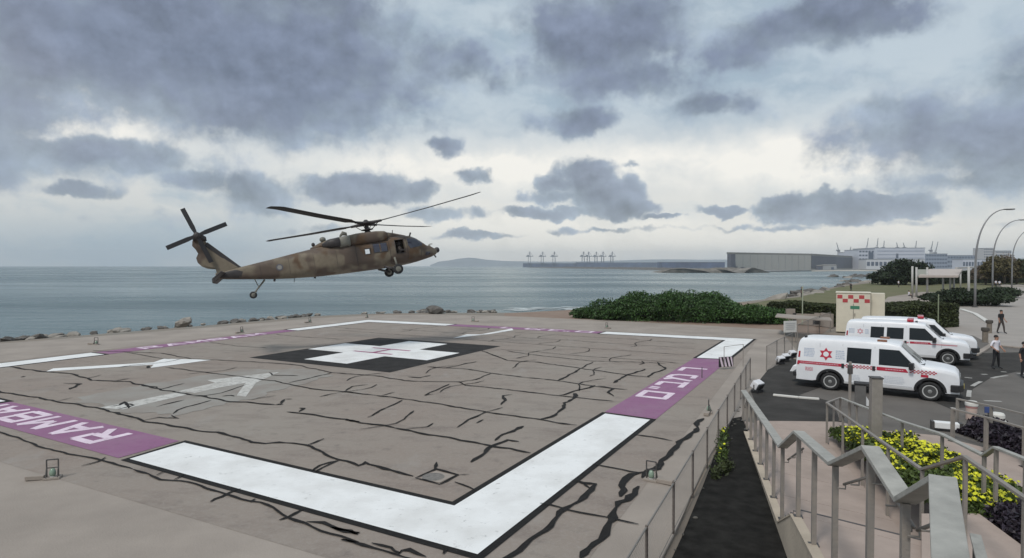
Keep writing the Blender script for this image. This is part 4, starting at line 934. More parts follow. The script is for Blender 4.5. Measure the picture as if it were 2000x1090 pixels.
ST = [(-9.0,-2.13,-1.80,.15),(-8.4,-2.25,-1.74,.24),(-7.7,-2.36,-1.66,.31),(-6.0,-2.62,-1.46,.46),(-4.9,-2.75,-1.32,.60),(-3.9,-2.83,-1.20,.82),(-3.2,-2.88,-1.12,1.0),(-2.4,-2.91,-1.10,1.13),(-1.2,-2.94,-1.12,1.18),(.6,-2.97,-1.12,1.18),
      (1.3,-2.97,-1.08,1.17),(1.9,-2.95,-1.06,1.13),(2.45,-2.91,-1.14,1.06),(2.9,-2.86,-1.36,.97),(3.2,-2.81,-1.62,.88),(3.5,-2.76,-1.88,.77),(3.9,-2.68,-2.05,.56),(4.15,-2.58,-2.20,.36),(4.27,-2.48,-2.30,.14)]
def st_at(x):
    for a, b_ in zip(ST, ST[1:]):
        if a[0] <= x <= b_[0]:
            f = (x-a[0])/(b_[0]-a[0]); return tuple(a[i]+(b_[i]-a[i])*f for i in (1,2,3))
    return ST[0][1:] if x < ST[0][0] else ST[-1][1:]
EXP = 3.0
def fus_y(x, z):
    zb, zt, w_ = st_at(x); q = abs((z-(zb+zt)/2)/((zt-zb)/2)); return w_*max(.0, 1-min(1, q)**EXP)**(1/EXP)
lb = LB(); nr = 72; vs = []; fs = []
ST = [(x, *st_at(x)) for x in sorted(set([round(v, 3) for v in np.linspace(-9.0, 4.2, 60)]+[q[0] for q in ST]))]
for x, zb, zt, w_ in ST:
    for k in range(nr):
        a = 2*math.pi*k/nr; ca, sa = math.cos(a), math.sin(a)
        vs.append((x, w_*math.copysign(abs(ca)**(2/EXP), ca), (zb+zt)/2+(zt-zb)/2*math.copysign(abs(sa)**(2/EXP), sa)))
for i in range(len(ST)-1):
    for k in range(nr): fs.append((i*nr+k, i*nr+(k+1) % nr, (i+1)*nr+(k+1) % nr, (i+1)*nr+k))
fs += [tuple(range(nr))[::-1], tuple((len(ST)-1)*nr+k for k in range(nr))]
lb.add(vs, fs); body = lb.build('fuselage', M_camo, heli, smooth=True)
def cutter(boxes):
    c = LB()
    for (x0,x1,y0,y1,z0,z1) in boxes: c.box(((x0+x1)/2,(y0+y1)/2,(z0+z1)/2), (x1-x0,y1-y0,z1-z0))
    return c.build('cutter', M_hdark, heli)
cuts = [cutter([(-1.6,2.05,-.97,.97,-2.55,-1.34)]), cutter([(-.57,-.26,-1.5,-.9,-2.01,-1.70)]), cutter([(1.36,1.90,-1.5,-.9,-2.22,-1.40)]), cutter([(-.9,.95,.8,1.5,-2.65,-1.40)])]
for c in cuts:
    md = body.modifiers.new('cut', 'BOOLEAN'); md.operation = 'DIFFERENCE'; md.object = c; md.solver = 'EXACT'
bpy.context.view_layer.update(); dg = bpy.context.evaluated_depsgraph_get(); me = bpy.data.meshes.new_from_object(body.evaluated_get(dg)); print('BOOL', len(body.data.polygons), len(me.polygons)); body.modifiers.clear(); body.data = me
for c in cuts: bpy.data.objects.remove(c)
for p in me.polygons: p.use_smooth = True
try: me.set_sharp_from_angle(angle=math.radians(35))
except Exception: pass
def side_panel(name, pts, m, side=-1, off=.012, parent=heli):
    lbp = LB(); n = len(pts); cx_ = sum(p[0] for p in pts)/n; cz_ = sum(p[1] for p in pts)/n; K = 4; E_ = []
    for i in range(n):
        for k in range(5): E_.append((pts[i][0]+(pts[(i+1) % n][0]-pts[i][0])*k/5, pts[i][1]+(pts[(i+1) % n][1]-pts[i][1])*k/5))
    f3 = lambda x, z: Vector((x, side*(fus_y(x, z)+off), z)); vs_ = [f3(cx_, cz_)]; fs_ = []; q = len(E_)
    for r in range(1, K+1): vs_ += [f3(cx_+(x-cx_)*r/K, cz_+(z-cz_)*r/K) for x, z in E_]
    fs_ += [(0, 1+i, 1+(i+1) % q) for i in range(q)]
    for r in range(K-1): fs_ += [(1+r*q+i, 1+r*q+(i+1) % q, 1+(r+1)*q+(i+1) % q, 1+(r+1)*q+i) for i in range(q)]
    lbp.add(vs_, fs_); return lbp.build(name, m, parent, smooth=True)
def frame_lines(name, segs, m, side=-1, r=.012):
    lbp = LB()
    for pts in [[(a_[0]+(b2[0]-a_[0])*k/4, a_[1]+(b2[1]-a_[1])*k/4) for a_, b2 in zip(sg, sg[1:]) for k in range(4)]+[sg[-1]] for sg in segs]: lbp.tube([Vector((x, side*(fus_y(x, z)+.006), z)) for x, z in pts], r, 5)
    return lbp.build(name, m, heli)
for sd_ in (-1, 1):
    if sd_ < 0: side_panel('cabin_window', [(-.02,-1.46),(.34,-1.46),(.34,-1.98),(-.02,-1.98)], M_hglass, sd_); side_panel('cabin_window', [(.42,-1.46),(.80,-1.47),(.80,-1.98),(.42,-1.98)], M_hglass, sd_)
    side_panel('cockpit_window', [(2.18,-1.36),(2.55,-1.40),(2.88,-1.60),(3.0,-1.95),(2.30,-2.02),(2.16,-1.80)], M_hglass, sd_)
    side_panel('cockpit_window', [(2.62,-1.38),(2.84,-1.47),(3.16,-1.78),(3.12,-1.93),(3.05,-1.93)], M_hglass, sd_, .016)
    side_panel('chin_window', [(3.3,-2.35),(3.62,-2.38),(3.55,-2.58),(3.25,-2.60)], M_hglass, sd_)
frame_lines('door_seam', [[(.95,-1.3),(.97,-2.0),(.95,-2.8)], [(-1.1,-1.35),(-1.12,-2.0),(-1.1,-2.8)], [(-1.1,-1.35),(.95,-1.33)], [(2.08,-1.25),(2.1,-2.0),(2.05,-2.75)], [(3.02,-2.0),(2.95,-2.7)]], M_hdark)
frame_lines('window_frame', [[(1.34,-1.38),(1.92,-1.38),(1.93,-2.24),(1.34,-2.24),(1.34,-1.38)], [(-.59,-1.68),(-.24,-1.68),(-.24,-2.03),(-.59,-2.03),(-.59,-1.68)], [(-.05,-1.43),(.83,-1.44),(.83,-2.01),(-.05,-2.01),(-.05,-1.43)]], M_hdark, -1, .02)
# windshield panes on the sloping front
def top_z(x): return st_at(x)[1]
for y0, y1 in ((-.78,-.30),(-.26,.26),(.30,.78)):
    g = LB(); rows = []
    for x in (2.52,2.8,3.1,3.42):
        f = (x-2.52)/.9; s_ = 1-.16*f; rows.append([(x, y*s_, 0) for y in np.linspace(y0, y1, 5)])
    def zof(x, y):
        zb, zt, w_ = st_at(x); return (zb+zt)/2+(zt-zb)/2*max(0,(1-min(1,abs(y)/w_)**EXP))**(1/EXP)+.014
    vv = [Vector((x, y, zof(x, y))) for r in rows for x, y, _ in r]
    g.add(vv, [(i*5+k, i*5+k+1, (i+1)*5+k+1, (i+1)*5+k) for i in range(3) for k in range(4)]).build('windshield_pane', M_hglass, heli)
def loft(name, secs, m, n=20, ex=2.6, parent=heli, smooth=True):   # secs: x, yc, zc, hy, hz
    g = LB(); vv = []; ff = []
    for x, yc, zc, hy, hz in secs:
        for k in range(n):
            a = 2*math.pi*k/n; ca, sa = math.cos(a), math.sin(a); vv.append((x, yc+hy*math.copysign(abs(ca)**(2/ex), ca), zc+hz*math.copysign(abs(sa)**(2/ex), sa)))
    for i in range(len(secs)-1):
        for k in range(n): ff.append((i*n+k, i*n+(k+1) % n, (i+1)*n+(k+1) % n, (i+1)*n+k))
    ff += [tuple(range(n))[::-1], tuple((len(secs)-1)*n+k for k in range(n))]
    return g.add(vv, ff).build(name, m, parent, smooth=smooth)
loft('rotor_fairing', [(-3.6,0,-1.22,.30,.14),(-3.0,0,-1.08,.5,.25),(-2.4,0,-.98,.6,.29),(-1.2,0,-.93,.62,.32),(-.4,0,-.90,.60,.36),(.7,0,-.94,.56,.33),(1.5,0,-1.04,.5,.24),(2.3,0,-1.16,.36,.09),(2.5,0,-1.2,.1,.03)], M_camo)
for sd_ in (-1, 1):
    loft('engine_nacelle', [(-1.35,sd_*.86,-1.02,.33,.33),(-.9,sd_*.86,-1.0,.36,.36),(.3,sd_*.84,-1.0,.36,.36),(.85,sd_*.82,-1.0,.30,.30),(.98,sd_*.80,-1.0,.22,.22)], M_camo)
    loft('intake', [(.97,sd_*.80,-1.0,.20,.20),(1.02,sd_*.80,-1.0,.20,.20)], M_hdark)
    loft('engine_panel', [(-2.0,sd_*.84,-1.08,.33,.32),(-1.95,sd_*.86,-1.06,.36,.34),(-1.36,sd_*.86,-1.03,.37,.345),(-1.33,sd_*.86,-1.02,.33,.32)], M_hgrey)
    loft('exhaust', [(-2.95,sd_*.60,-1.10,.12,.12),(-2.6,sd_*.78,-1.06,.34,.26),(-2.0,sd_*.88,-1.04,.42,.31),(-1.9,sd_*.86,-1.04,.30,.26)], M_hdark)
# tail pylon, stabilator
prof = [(-7.55,-1.72),(-8.0,-1.30),(-8.95,-.36),(-9.22,-.02),(-9.30,.22),(-9.45,.36),(-9.72,.36),(-9.88,.20),(-9.94,-.08),(-9.80,-.30),(-9.70,-.56),(-9.84,-.80),(-9.80,-1.08),(-9.62,-1.32),(-9.35,-1.48),(-8.95,-1.58),(-8.90,-2.05),(-8.0,-2.1)]
def taper(x, z): return .16*max(.45, 1-.28*(z+1.7))
g = LB(); nq = len(prof); cxp = (-8.9, -.95)
vv = [Vector((x, -taper(x,z)*.55, z)) for x, z in prof]+[Vector((x, taper(x,z)*.55, z)) for x, z in prof]+[Vector((x+(cxp[0]-x)*.25, -taper(x,z), z+(cxp[1]-z)*.12)) for x, z in prof]+[Vector((x+(cxp[0]-x)*.25, taper(x,z), z+(cxp[1]-z)*.12)) for x, z in prof]
ff = []
for i in range(nq):
    j = (i+1) % nq; ff += [(i,j,nq+j,nq+i),(i,2*nq+i,2*nq+j,j),(nq+i,nq+j,3*nq+j,3*nq+i)]
ff += [tuple(2*nq+i for i in range(nq)), tuple(3*nq+i for i in range(nq))[::-1]]
g.add(vv, ff).build('tail_pylon', M_camo, heli)
LB().bar((-7.68,0,-1.74), (-9.22,0,-.06), .26, .24).build('pylon_leading_edge', M_hdark, heli, bevel=.02)
loft('tail_gearbox', [(-9.15,-.05,.22,.10,.12),(-9.35,-.10,.32,.2,.2),(-9.62,-.12,.40,.24,.2),(-9.85,-.08,.36,.14,.14)], M_hdark)
for sd_ in (-1, 1):
    g = LB(); A0 = (-8.50,-1.83); A1 = (-9.25,-2.30)
    r0 = [Vector((A0[0],sd_*.16,A0[1])), Vector((A1[0],sd_*.16,A1[1]))]; r1 = [Vector((A0[0]-.12,sd_*2.15,A0[1]-.06)), Vector((A1[0]+.12,sd_*2.15,A1[1]+.06))]
    nrm = Vector((.5,0,-.85))*.07
    g.prism([r0[0], r1[0], r1[1], r0[1]], nrm).build('stabilator', M_hdark, heli, bevel=.02)
side_panel('dark_tail_paint', [(-8.97,-1.86),(-7.9,-1.78),(-7.55,-1.95),(-7.7,-2.30),(-8.9,-2.10)], M_hdark, -1, .006)
# landing gear
def wheel(c, r, w_, parent):
    t_ = LB().lathe(c, (0,1,0), [(r*.55,-w_*.45),(r*.9,-w_*.5),(r,-w_*.3),(r,w_*.3),(r*.9,w_*.5),(r*.55,w_*.45)], 24).build('wheel', M_rubber, parent, smooth=True)
    for s_ in (-1, 1): LB().lathe((c[0],c[1]+s_*w_*.44,c[2]), (0,s_,0), [(r*.56,0),(r*.5,.015),(r*.2,.03),(r*.18,.05)], 18).build('rim', M_hgrey, t_)
for sd_ in (-1, 1):
    wx = 1.22; wc = (wx, sd_*1.36, -3.22); wheel(wc, .31, .24, heli)
    LB().tube([(wx-.05,sd_*1.13,-2.45),(wx-.02,sd_*1.22,-2.8),(wx,sd_*1.2,-3.2)], [.075,.06,.05], 10).build('shock_strut', M_hgrey, heli, smooth=True)
    LB().tube([(wx,sd_*1.22,-3.22),(wx-.75,sd_*1.0,-2.92)], [.055,.08], 8).build('drag_beam', M_hdark, heli, smooth=True)
    LB().tube([(wx,sd_*1.34,-3.22),(wx,sd_*1.1,-3.22)], .04, 8).build('axle', M_hdark, heli)
LB().tube([(-6.45,0,-2.58),(-6.85,0,-2.98),(-7.12,0,-3.25)], [.055,.05,.035], 8).build('tail_strut', M_hgrey, heli); LB().tube([(-7.0,0,-2.45),(-6.85,0,-2.95)], .03, 6).build('tail_brace', M_hgrey, heli)
LB().bar((-7.0,-.1,-3.2), (-7.22,-.1,-3.36), .03, .05).bar((-7.0,.1,-3.2), (-7.22,.1,-3.36), .03, .05).bar((-7.0,-.1,-3.2), (-7.0,.1,-3.2), .04, .05).build('tail_fork', M_hgrey, heli)
wheel((-7.21,0,-3.38), .21, .13, heli)
# nose sensors, antennas, small fittings
LB().ball((4.30,-.02,-2.30), .19, 14, 9).build('sensor_ball', M_hdark, heli, smooth=True); LB().tube([(4.05,0,-2.32),(4.28,0,-2.3)], .11, 10).build('sensor_mount', M_hdark, heli)
LB().tube([(3.75,.25,-2.0),(3.95,.25,-1.83),(4.15,.25,-1.83)], .03, 6).build('pitot', M_hgrey, heli); LB().ball((3.78,-.2,-2.02), .11, 10, 6).build('sensor_dome', M_hgrey, heli)
LB().bar((4.05,-.1,-2.6), (4.14,-.1,-2.78), .03, .08).build('nose_antenna', M_hdark, heli)
LB().bar((2.62,0,-1.18), (2.75,0,-.92), .02, .10).build('wire_cutter', M_hdark, heli); LB().bar((1.55,0,-.82), (1.6,0,-.62), .02, .05).build('blade_antenna', M_hdark, heli)
LB().ball((-2.82,-.2,-.68), (.19,.16,.17), 12, 7).build('jammer', M_hgrey, heli, smooth=True); LB().ball((-3.4,0,-.90), (.11,.1,.13), 10, 6).build('beacon', M_hdark, heli, smooth=True)
loft('tail_cone_fairing', [(-1.75,0,-.58,.10,.06),(-1.55,0,-.42,.06,.14),(-1.3,0,-.50,.09,.10)], M_hgrey)
for x, h_ in ((-4.8,.24), (-5.9,.14), (-3.6,.10)): LB().bar((x,0,st_at(x)[0]+.02), (x-.05,0,st_at(x)[0]-h_), .03, .12).build('belly_antenna', M_hdark, heli)
gm = LB(); gm.tube([(1.62,-1.05,-2.12),(1.62,-1.45,-2.08),(1.75,-1.75,-2.12)], .035, 6); gm.box((1.62,-1.3,-2.08), (.12,.3,.12)); gm.build('gun_mount', M_hdark, heli)
cr = LB(); cr.ball((1.66,-.72,-1.62), (.15,.15,.17), 12, 8); cr.ball((1.66,-.70,-2.05), (.20,.26,.34), 12, 8); cr.tube([(1.60,-.85,-1.88),(1.62,-1.0,-2.02),(1.66,-1.18,-2.08)], [.08,.06,.05], 8); cr.build('gunner_figure', M_clothg, heli, smooth=True)
MB_ = LB(); seam = [[(x,(st_at(x)[0]),(st_at(x)[1]))] for x in ()]
for xs in (-2.3,-3.6,-5.0,-6.6,-7.8):
    zb, zt, w_ = st_at(xs); lbp = LB(); lbp.tube([(xs, -fus_y(xs, zb+(zt-zb)*f)-.003, zb+(zt-zb)*f) for f in np.linspace(.06,.94,9)], .008, 4); lbp.build('panel_seam', M_hdark, heli)
side_panel('roundel', [(-5.55+.2*math.cos(a), -2.02+.2*math.sin(a)) for a in np.linspace(0,5.9,16)], mat('faded_blue', (.10,.10,.12), .6), -1)
side_panel('roundel_white', [(-5.55+.13*math.cos(a), -2.02+.13*math.sin(a)) for a in np.linspace(0,5.9,16)], mat('faded_white', (.26,.25,.23), .6), -1, .016)
# main rotor
mast = LB().lathe((0,0,-.62), (0,0,1), [(.30,0),(.16,.14),(.13,.5),(.20,.56),(.42,.60),(.44,.68),(.2,.74),(.1,.86),(.02,.88)], 20).build('rotor_mast', M_hdark, heli, smooth=True)
rh = LB().lathe((0,0,-.03), (0,0,1), [(.1,0),(.36,.03),(.36,.12),(.12,.16),(.1,.22)], 16).build('rotor_hub', M_hdark, heli)
LB().lathe((0,0,-.44), (0,0,1), [(.25,0),(.38,.03),(.38,.07),(.2,.1)], 16).build('swashplate', M_hdark, heli)
for q in range(4):
    a = math.radians(-44.5+90*q); dx, dy = math.cos(a), math.sin(a); dirv = Vector((dx, dy, -.035*dx-.03*dy)); ch = Vector((-dy, dx, 0)).normalized()
    def bp_(r, c, tw): return dirv*r+ch*(c*math.cos(tw))+Vector((0,0,.028*max(0,r-.6)+.0033*max(0,r-1)**2*.75+c*math.sin(tw)))
    g = LB(); vv = []; ff = []; st_ = [(1.0,.10,.06),(1.5,.16,.07),(1.8,.265,.06),(4.5,.265,.05),(7.5,.265,.045),(7.75,.25,.04),(8.18,.19,.02)]
    for r, c, th in st_:
        sw_ = -.30*max(0,(r-7.6))/.58*.6
        tw = math.radians(-11+6*(r/8.18))*-1
        for cc, tz in ((-1,0),(-.45,.5),(.35,.5),(1,0),(.35,-.5),(-.45,-.5)):
            vv.append(bp_(r, cc*c+sw_, tw)+Vector((0,0,tz*th)))
    for i in range(len(st_)-1):
        for k in range(6): ff.append((i*6+k, i*6+(k+1) % 6, (i+1)*6+(k+1) % 6, (i+1)*6+k))
    ff += [tuple(range(6))[::-1], tuple((len(st_)-1)*6+k for k in range(6))]
    bl = g.add(vv, ff).build('rotor_blade', M_blade, rh)
    LB().tube([dirv*.2, dirv*.65, dirv*1.15], [.13,.10,.075], 8).build('blade_root', M_hdark, bl)
    LB().tube([dirv*.75+ch*.18+Vector((0,0,-.05)), Vector((dx*.3,dy*.3,-.4))+ch*.1], .025, 6).build('pitch_link', M_hdark, bl)
# tail rotor (starboard, canted)
TH = Vector((-9.58,-.42,.42))
tr_h = LB().lathe(TH, (0,-1,0), [(.16,-.22),(.14,0),(.19,.04),(.19,.12),(.08,.17)], 14).build('tail_rotor', M_hdark, heli)
for q in range(4):
    a = math.radians(17+90*q); dv = Vector((math.cos(a), .06, math.sin(a))); cv = Vector((-math.sin(a), 0, math.cos(a)))
    g = LB(); p0 = TH+Vector((0,-.08 if q % 2 else -.03,0)); w0, w1 = .075, .125
    q0, q1, q2 = p0+dv*.1, p0+dv*.5, p0+dv*1.68
    g.prism([q0+cv*w0, q1+cv*w1, q2+cv*w1, q2-cv*w1, q1-cv*w1, q0-cv*w0], (0,-.03,0)).build('tail_blade', M_blade, tr_h)

# ================================================================== AMBULANCES
M_van = mat('van_white', (.70,.71,.735), .28, scale=1.6, col2=(.79,.80,.82), detail=9); M_vred = mat('van_red', (.46,.025,.055), .4, .06, 3); M_vink = mat('van_grey_ink', (.42,.48,.58), .5); M_vpink = mat('van_pale_red_ink', (.58,.22,.26), .5)
M_lens = mat('headlamp', (.55,.56,.56), .12, spec=.8); M_tail = mat('tail_lamp', (.35,.02,.03), .2); M_seam = mat('panel_gap', (.22,.22,.23), .6); M_bull = mat('van_bumper', (.02,.02,.022), .45, .2, 5)
AX = 1.715
def van_top(x):
    P = [(-3.02,1.30),(-2.96,1.90),(-2.88,2.08),(-2.6,2.13),(-1,2.16),(.3,2.14),(.72,2.06),(1.42,1.36),(2.2,1.27),(2.5,1.19),(2.60,1.08),(2.64,.92)]
    for a, b_ in zip(P, P[1:]):
        if a[0] <= x <= b_[0]: return a[1]+(b_[1]-a[1])*(x-a[0])/(b_[0]-a[0])
    return P[0][1] if x < P[0][0] else P[-1][1]
def van_w(x): return 1.0-.05*max(0,(-2.6-x)/.42)**2-.16*max(0,(x-1.7)/.92)**2
def side_y(x, z): return van_w(x)-.135*max(0,z-1.16)-.05*max(0,.6-z)
def van_bot(x):
    zb = .33
    for ax in (-AX, AX):
        d = abs(x-ax)
        if d < .47: zb = max(zb, .37+math.sqrt(.47**2-d*d)*1.0)
    return zb
def van(label, loc, yaw, kind):
    t = thing('ambulance', label, 'ambulance', loc, yaw, 'ambulances parked by the helipad')
    xs = sorted(set([-3.02,-2.98,-2.94,-2.9,-2.85,-2.8,-2.72,-2.65,-2.4,-1.0,-.5,0,.3,.72,.95,1.2,1.42,1.8,2.2,2.35,2.5,2.56,2.6,2.63]+[round(ax+.47*math.cos(a),4) for ax in (-AX,AX) for a in np.linspace(.02,math.pi-.02,13)]))
    vv = []; rings = []
    for x in xs:
        zt, zb = van_top(x), van_bot(x); r_ = .10
        zs = [zb, zb+.02]; mid = [.75,.95,1.16,1.5,1.8]; e = zt-.15
        zl = [min(max(z, zb+.04+.01*i), e-.02*(len(mid)-i)) for i, z in enumerate(mid)]
        half = [(0,zb),(side_y(x,zb)-.03,zb),(side_y(x,zb),zb+.02)]+[(side_y(x,z),z) for z in zl]+[(side_y(x,e)-.004,e),(side_y(x,zt-.06)-.035,zt-.06),(side_y(x,zt)-.11,zt-.012),(side_y(x,zt)*.5,zt+.005),(0,zt+.01)]
        ring = [(x,-y,z) for y, z in half]+[(x,y,z) for y, z in half[-2:0:-1]]
        rings.append(len(vv)); vv += ring; n = len(ring)
    ff = []
    for i in range(len(xs)-1):
        for k in range(n): ff.append((rings[i]+k, rings[i]+(k+1) % n, rings[i+1]+(k+1) % n, rings[i+1]+k))
    ff += [tuple(range(n))[::-1], tuple(rings[-1]+k for k in range(n))]
    bo = LB().add(vv, ff).build('body', M_van, t, smooth=True)
    try: bo.data.set_sharp_from_angle(angle=math.radians(28))
    except Exception: pass
    LB().box((0,0,.36), (5.2,1.6,.2)).build('underbody', M_bull, t)
    def sp_(name, polys, m, off, sides=(-1,)):
        g = LB()
        for pts in polys:
            if len(pts) == 4 and pts[1][0]-pts[0][0] > .25:                # long bands follow the curve of the side
                n_ = int((pts[1][0]-pts[0][0])/.1)+1; cut = lambda a, b_, f: (a[0]+(b_[0]-a[0])*f, a[1]+(b_[1]-a[1])*f)
                for s_ in sides:
                    vv_ = [Vector((x, s_*(side_y(x,z)+off), z)) for k in range(n_+1) for x, z in (cut(pts[0],pts[1],k/n_), cut(pts[3],pts[2],k/n_))]
                    g.add(vv_, [(2*k,2*k+2,2*k+3,2*k+1) for k in range(n_)])
                continue
            for s_ in sides: g.poly([Vector((x, s_*(side_y(x,z)+off), z)) for x, z in pts])
        o_ = g.build(name, m, t)
        if 'lettering' in name or name in ('red_checker','panel_seam'): o_['kind'] = 'stuff'
        return o_
    # wheels
    for ax in (-AX, AX):
        for s_ in (-1, 1):
            wl_ = LB().lathe((ax,s_*.86,.37), (0,s_,0), [(.20,-.12),(.34,-.12),(.37,-.08),(.37,.08),(.345,.115),(.245,.12),(.235,.03)], 28).build('wheel', M_rubber, t, smooth=True)
            LB().lathe((ax,s_*.86,.37), (0,s_,0), [(.245,.118),(.235,.10),(.225,.05),(.2,.045)], 24).build('rim', mat('rim_shadow', (.06,.06,.06), .5), wl_); LB().lathe((ax,s_*.975,.37), (0,s_,0), [(.245,0),(.25,.012),(.215,.012),(.21,0)], 28).build('rim_ring', M_chrome, wl_)
            sk = LB()
            for k in range(5):
                a = 2*math.pi*k/5+.3; a2 = a+.33
                sk.prism([Vector((ax+math.cos(q_)*r, s_*.945, .37+math.sin(q_)*r)) for q_, r in ((a-.30,.07),(a+.30,.07),(a+.22,.225),(a-.22,.225))], (0,s_*.02,0))
            sk.build('spokes', M_chrome, wl_); LB().lathe((ax,s_*.96,.37), (0,s_,0), [(.075,0),(.07,.03),(.03,.04)], 14).build('hub_cap', mat('hub_grey', (.35,.35,.34), .35, metal=.5), wl_)
            ar = LB(); P = []
            for k in range(17):
                a = math.pi*k/16-.0; P.append((ax+math.cos(a), .37+math.sin(a)))
            for k in range(16):
                q4 = []
                for kk, r in ((k,.44),(k+1,.44),(k+1,.53),(k,.53)):
                    x = ax+math.cos(math.pi*kk/16)*r; z = .37+math.sin(math.pi*kk/16)*r*1.0; q4.append(Vector((x, s_*(side_y(x,z)+.008), z)))
                ar.prism(q4, (0,-s_*.25,0))
            ar.build('wheel_arch', M_bull, t)
    # glass
    for s_ in (-1, 1):
        sp_('door_window', [[(.02,1.24),(1.24,1.24),(1.18,1.34),(.70,1.86),(.02,1.87)]], M_glass, .006, (s_,))
        if kind == 'A':
            sp_('side_window', [[(-1.12,1.22),(-.26,1.22),(-.24,1.84),(-1.10,1.84)]], M_glass, .006, (s_,))
        else:
            sp_('side_window', [[(-1.02,1.24),(-.25,1.24),(-.23,1.84),(-1.0,1.84)]], M_glass, .006, (s_,)); sp_('side_window', [[(-1.78,1.24),(-1.15,1.24),(-1.13,1.84),(-1.76,1.84)]], M_glass, .006, (s_,))
        LB().box((1.12,s_*1.13,1.30), (.16,.22,.26), .15*s_).build('mirror', M_bull, t, bevel=.03)
        LB().bar((1.12,s_*.95,1.22), (1.12,s_*1.08,1.24), .04, .06).build('mirror_arm', M_bull, t)
        sp_('door_handle', [[(-.20,.98),(-.10,.98),(-.10,1.17),(-.20,1.17)]], M_bull, .02, (s_,)); sp_('door_handle', [[(-1.30,.98),(-1.20,.98),(-1.20,1.17),(-1.30,1.17)]], M_bull, .02, (s_,))
        seams = [[(-.13,.45),(-.12,.45),(-.12,1.95),(-.13,1.95)], [(1.43,.9),(1.44,.9),(1.44,1.2),(1.43,1.2)], [(-1.27,.45),(-1.26,.45),(-1.26,1.95),(-1.27,1.95)], [(-2.12,1.0),(-2.11,1.0),(-2.11,1.95),(-2.12,1.95)], [(-.13,.46),(1.15,.46),(1.15,.47),(-.13,.47)]]
        sp_('panel_seam', seams, M_seam, .004, (s_,))
        sp_('tail_lamp', [[(-2.99,.98),(-2.90,.98),(-2.86,1.55),(-2.93,1.55)]], M_tail, .012, (s_,))
        sp_('sill_trim', [[(-1.2,.36),(1.2,.36),(1.2,.44),(-1.2,.44)]], mat('sill_pale', (.5,.5,.5), .5), .012, (s_,))
    g = LB(); xa, xb = .77, 1.38
    g.poly([Vector((xa,-.70,van_top(xa)+.022)), Vector((xb,-.82,van_top(xb)+.022)), Vector((xb,0,van_top(xb)+.026)), Vector((xa,0,van_top(xa)+.026))]); g.poly([Vector((xa,.70,van_top(xa)+.022)), Vector((xa,0,van_top(xa)+.026)), Vector((xb,0,van_top(xb)+.026)), Vector((xb,.82,van_top(xb)+.022))])
    g.build('windshield', M_glass, t); LB().box((1.47,0,1.345), (.14,1.6,.02)).build('cowl', M_bull, t)
    for s_ in (-.35,.35): LB().bar((1.42,s_,1.37), (1.12,s_-.35,1.68), .02, .02).build('wiper', M_bull, t)
    LB().poly([Vector((-2.955,y,z)) for y, z in ((-.75,1.3),(.75,1.3),(.7,1.8),(-.7,1.8))]).build('rear_window', M_glass, t)
    # front: grille, lamps, bumper
    LB().box((2.60,0,.88), (.10,1.25,.24)).build('grille', M_bull, t, bevel=.02)
    for k in range(3): LB().box((2.655,0,.80+.08*k), (.012,1.2,.018)).build('grille_bar', M_chrome, t)
    for s_ in (-1, 1):
        LB().box((2.57,s_*.68,.92), (.12,.26,.17)).build('headlight', M_lens, t, bevel=.02); LB().box((2.575,s_*.68,.78), (.10,.26,.08)).build('indicator', mat('amber_lens', (.45,.2,.05), .2), t)
    LB().prism([Vector((2.35,-.97,.42)),Vector((2.62,-.92,.42)),Vector((2.76,-.6,.42)),Vector((2.76,.6,.42)),Vector((2.62,.92,.42)),Vector((2.35,.97,.42))], (0,0,.27)).build('front_bumper', M_bull, t, bevel=.03)
    LB().prism([Vector((2.25,-.9,.24)),Vector((2.6,-.8,.24)),Vector((2.6,.8,.24)),Vector((2.25,.9,.24))], (0,0,.17)).build('air_dam', M_bull, t)
    LB().box((2.772,0,.55), (.012,.5,.13)).build('number_plate', mat('plate_yellow', (.6,.5,.08), .5), t)
    LB().box((-3.08,0,.56), (.16,1.9,.2)).build('rear_bumper', M_bull, t, bevel=.03)
    if kind == 'A': LB().prism([(-3.17,-.15,.5),(-3.45,-.15,.5),(-3.30,-.15,.78),(-3.17,-.15,.78)], (0,.6,0)).build('tow_cover', M_van, t, bevel=.02)
    # red bands, checker, emblem, lettering
    def bands(name, polys, *a):
        for p_ in polys: sp_(name, [p_], *a)
    zb0, zb1 = 1.03, 1.15
    for s_ in (-1, 1):
        if kind == 'A':
            bands('red_band', [[(-2.97,zb0),(-1.28,zb0),(-1.28,zb1),(-2.97,zb1)], [(-.05,zb0-.01),(1.02,zb0-.01),(.93,zb1+.01),(-.05,zb1+.01)]], M_vred, .009, (s_,))
            ck = []; rows = 3; dx = .062
            for x0, x1 in ((-1.26,-.12), (1.06,1.92)):
                k = 0
                while x0+k*dx < x1:
                    for r in range(rows):
                        if (k+r) % 2 == 0: z = zb0-.01+r*.046; ck.append([(x0+k*dx,z),(x0+(k+1)*dx,z),(x0+(k+1)*dx,z+.046),(x0+k*dx,z+.046)])
                    k += 1
            sp_('red_checker', ck, M_vred, .009, (s_,)); sp_('red_badge', [[(1.42,.90),(1.66,.90),(1.66,1.0),(1.42,1.0)]], M_vred, .010, (s_,))
        else:
            bands('red_band', [[(-2.97,zb0+.01),(-1.28,zb0+.01),(-1.28,zb1),(-2.97,zb1)], [(.05,zb0+.01),(1.02,zb0+.01),(.93,zb1),(.05,zb1)]], M_vred, .009, (s_,)); bands('pale_band', [[(-1.2,zb0+.02),(0,zb0+.02),(0,zb0+.09),(-1.2,zb0+.09)], [(1.0,zb0+.01),(2.1,zb0-.0),(2.1,zb0+.05),(1.0,zb0+.06)]], M_vpink, .009, (s_,))
    R_ = .27 if kind == 'A' else .17; xc, zc = (-1.88, 1.50) if kind == 'A' else (-2.27, 1.55)
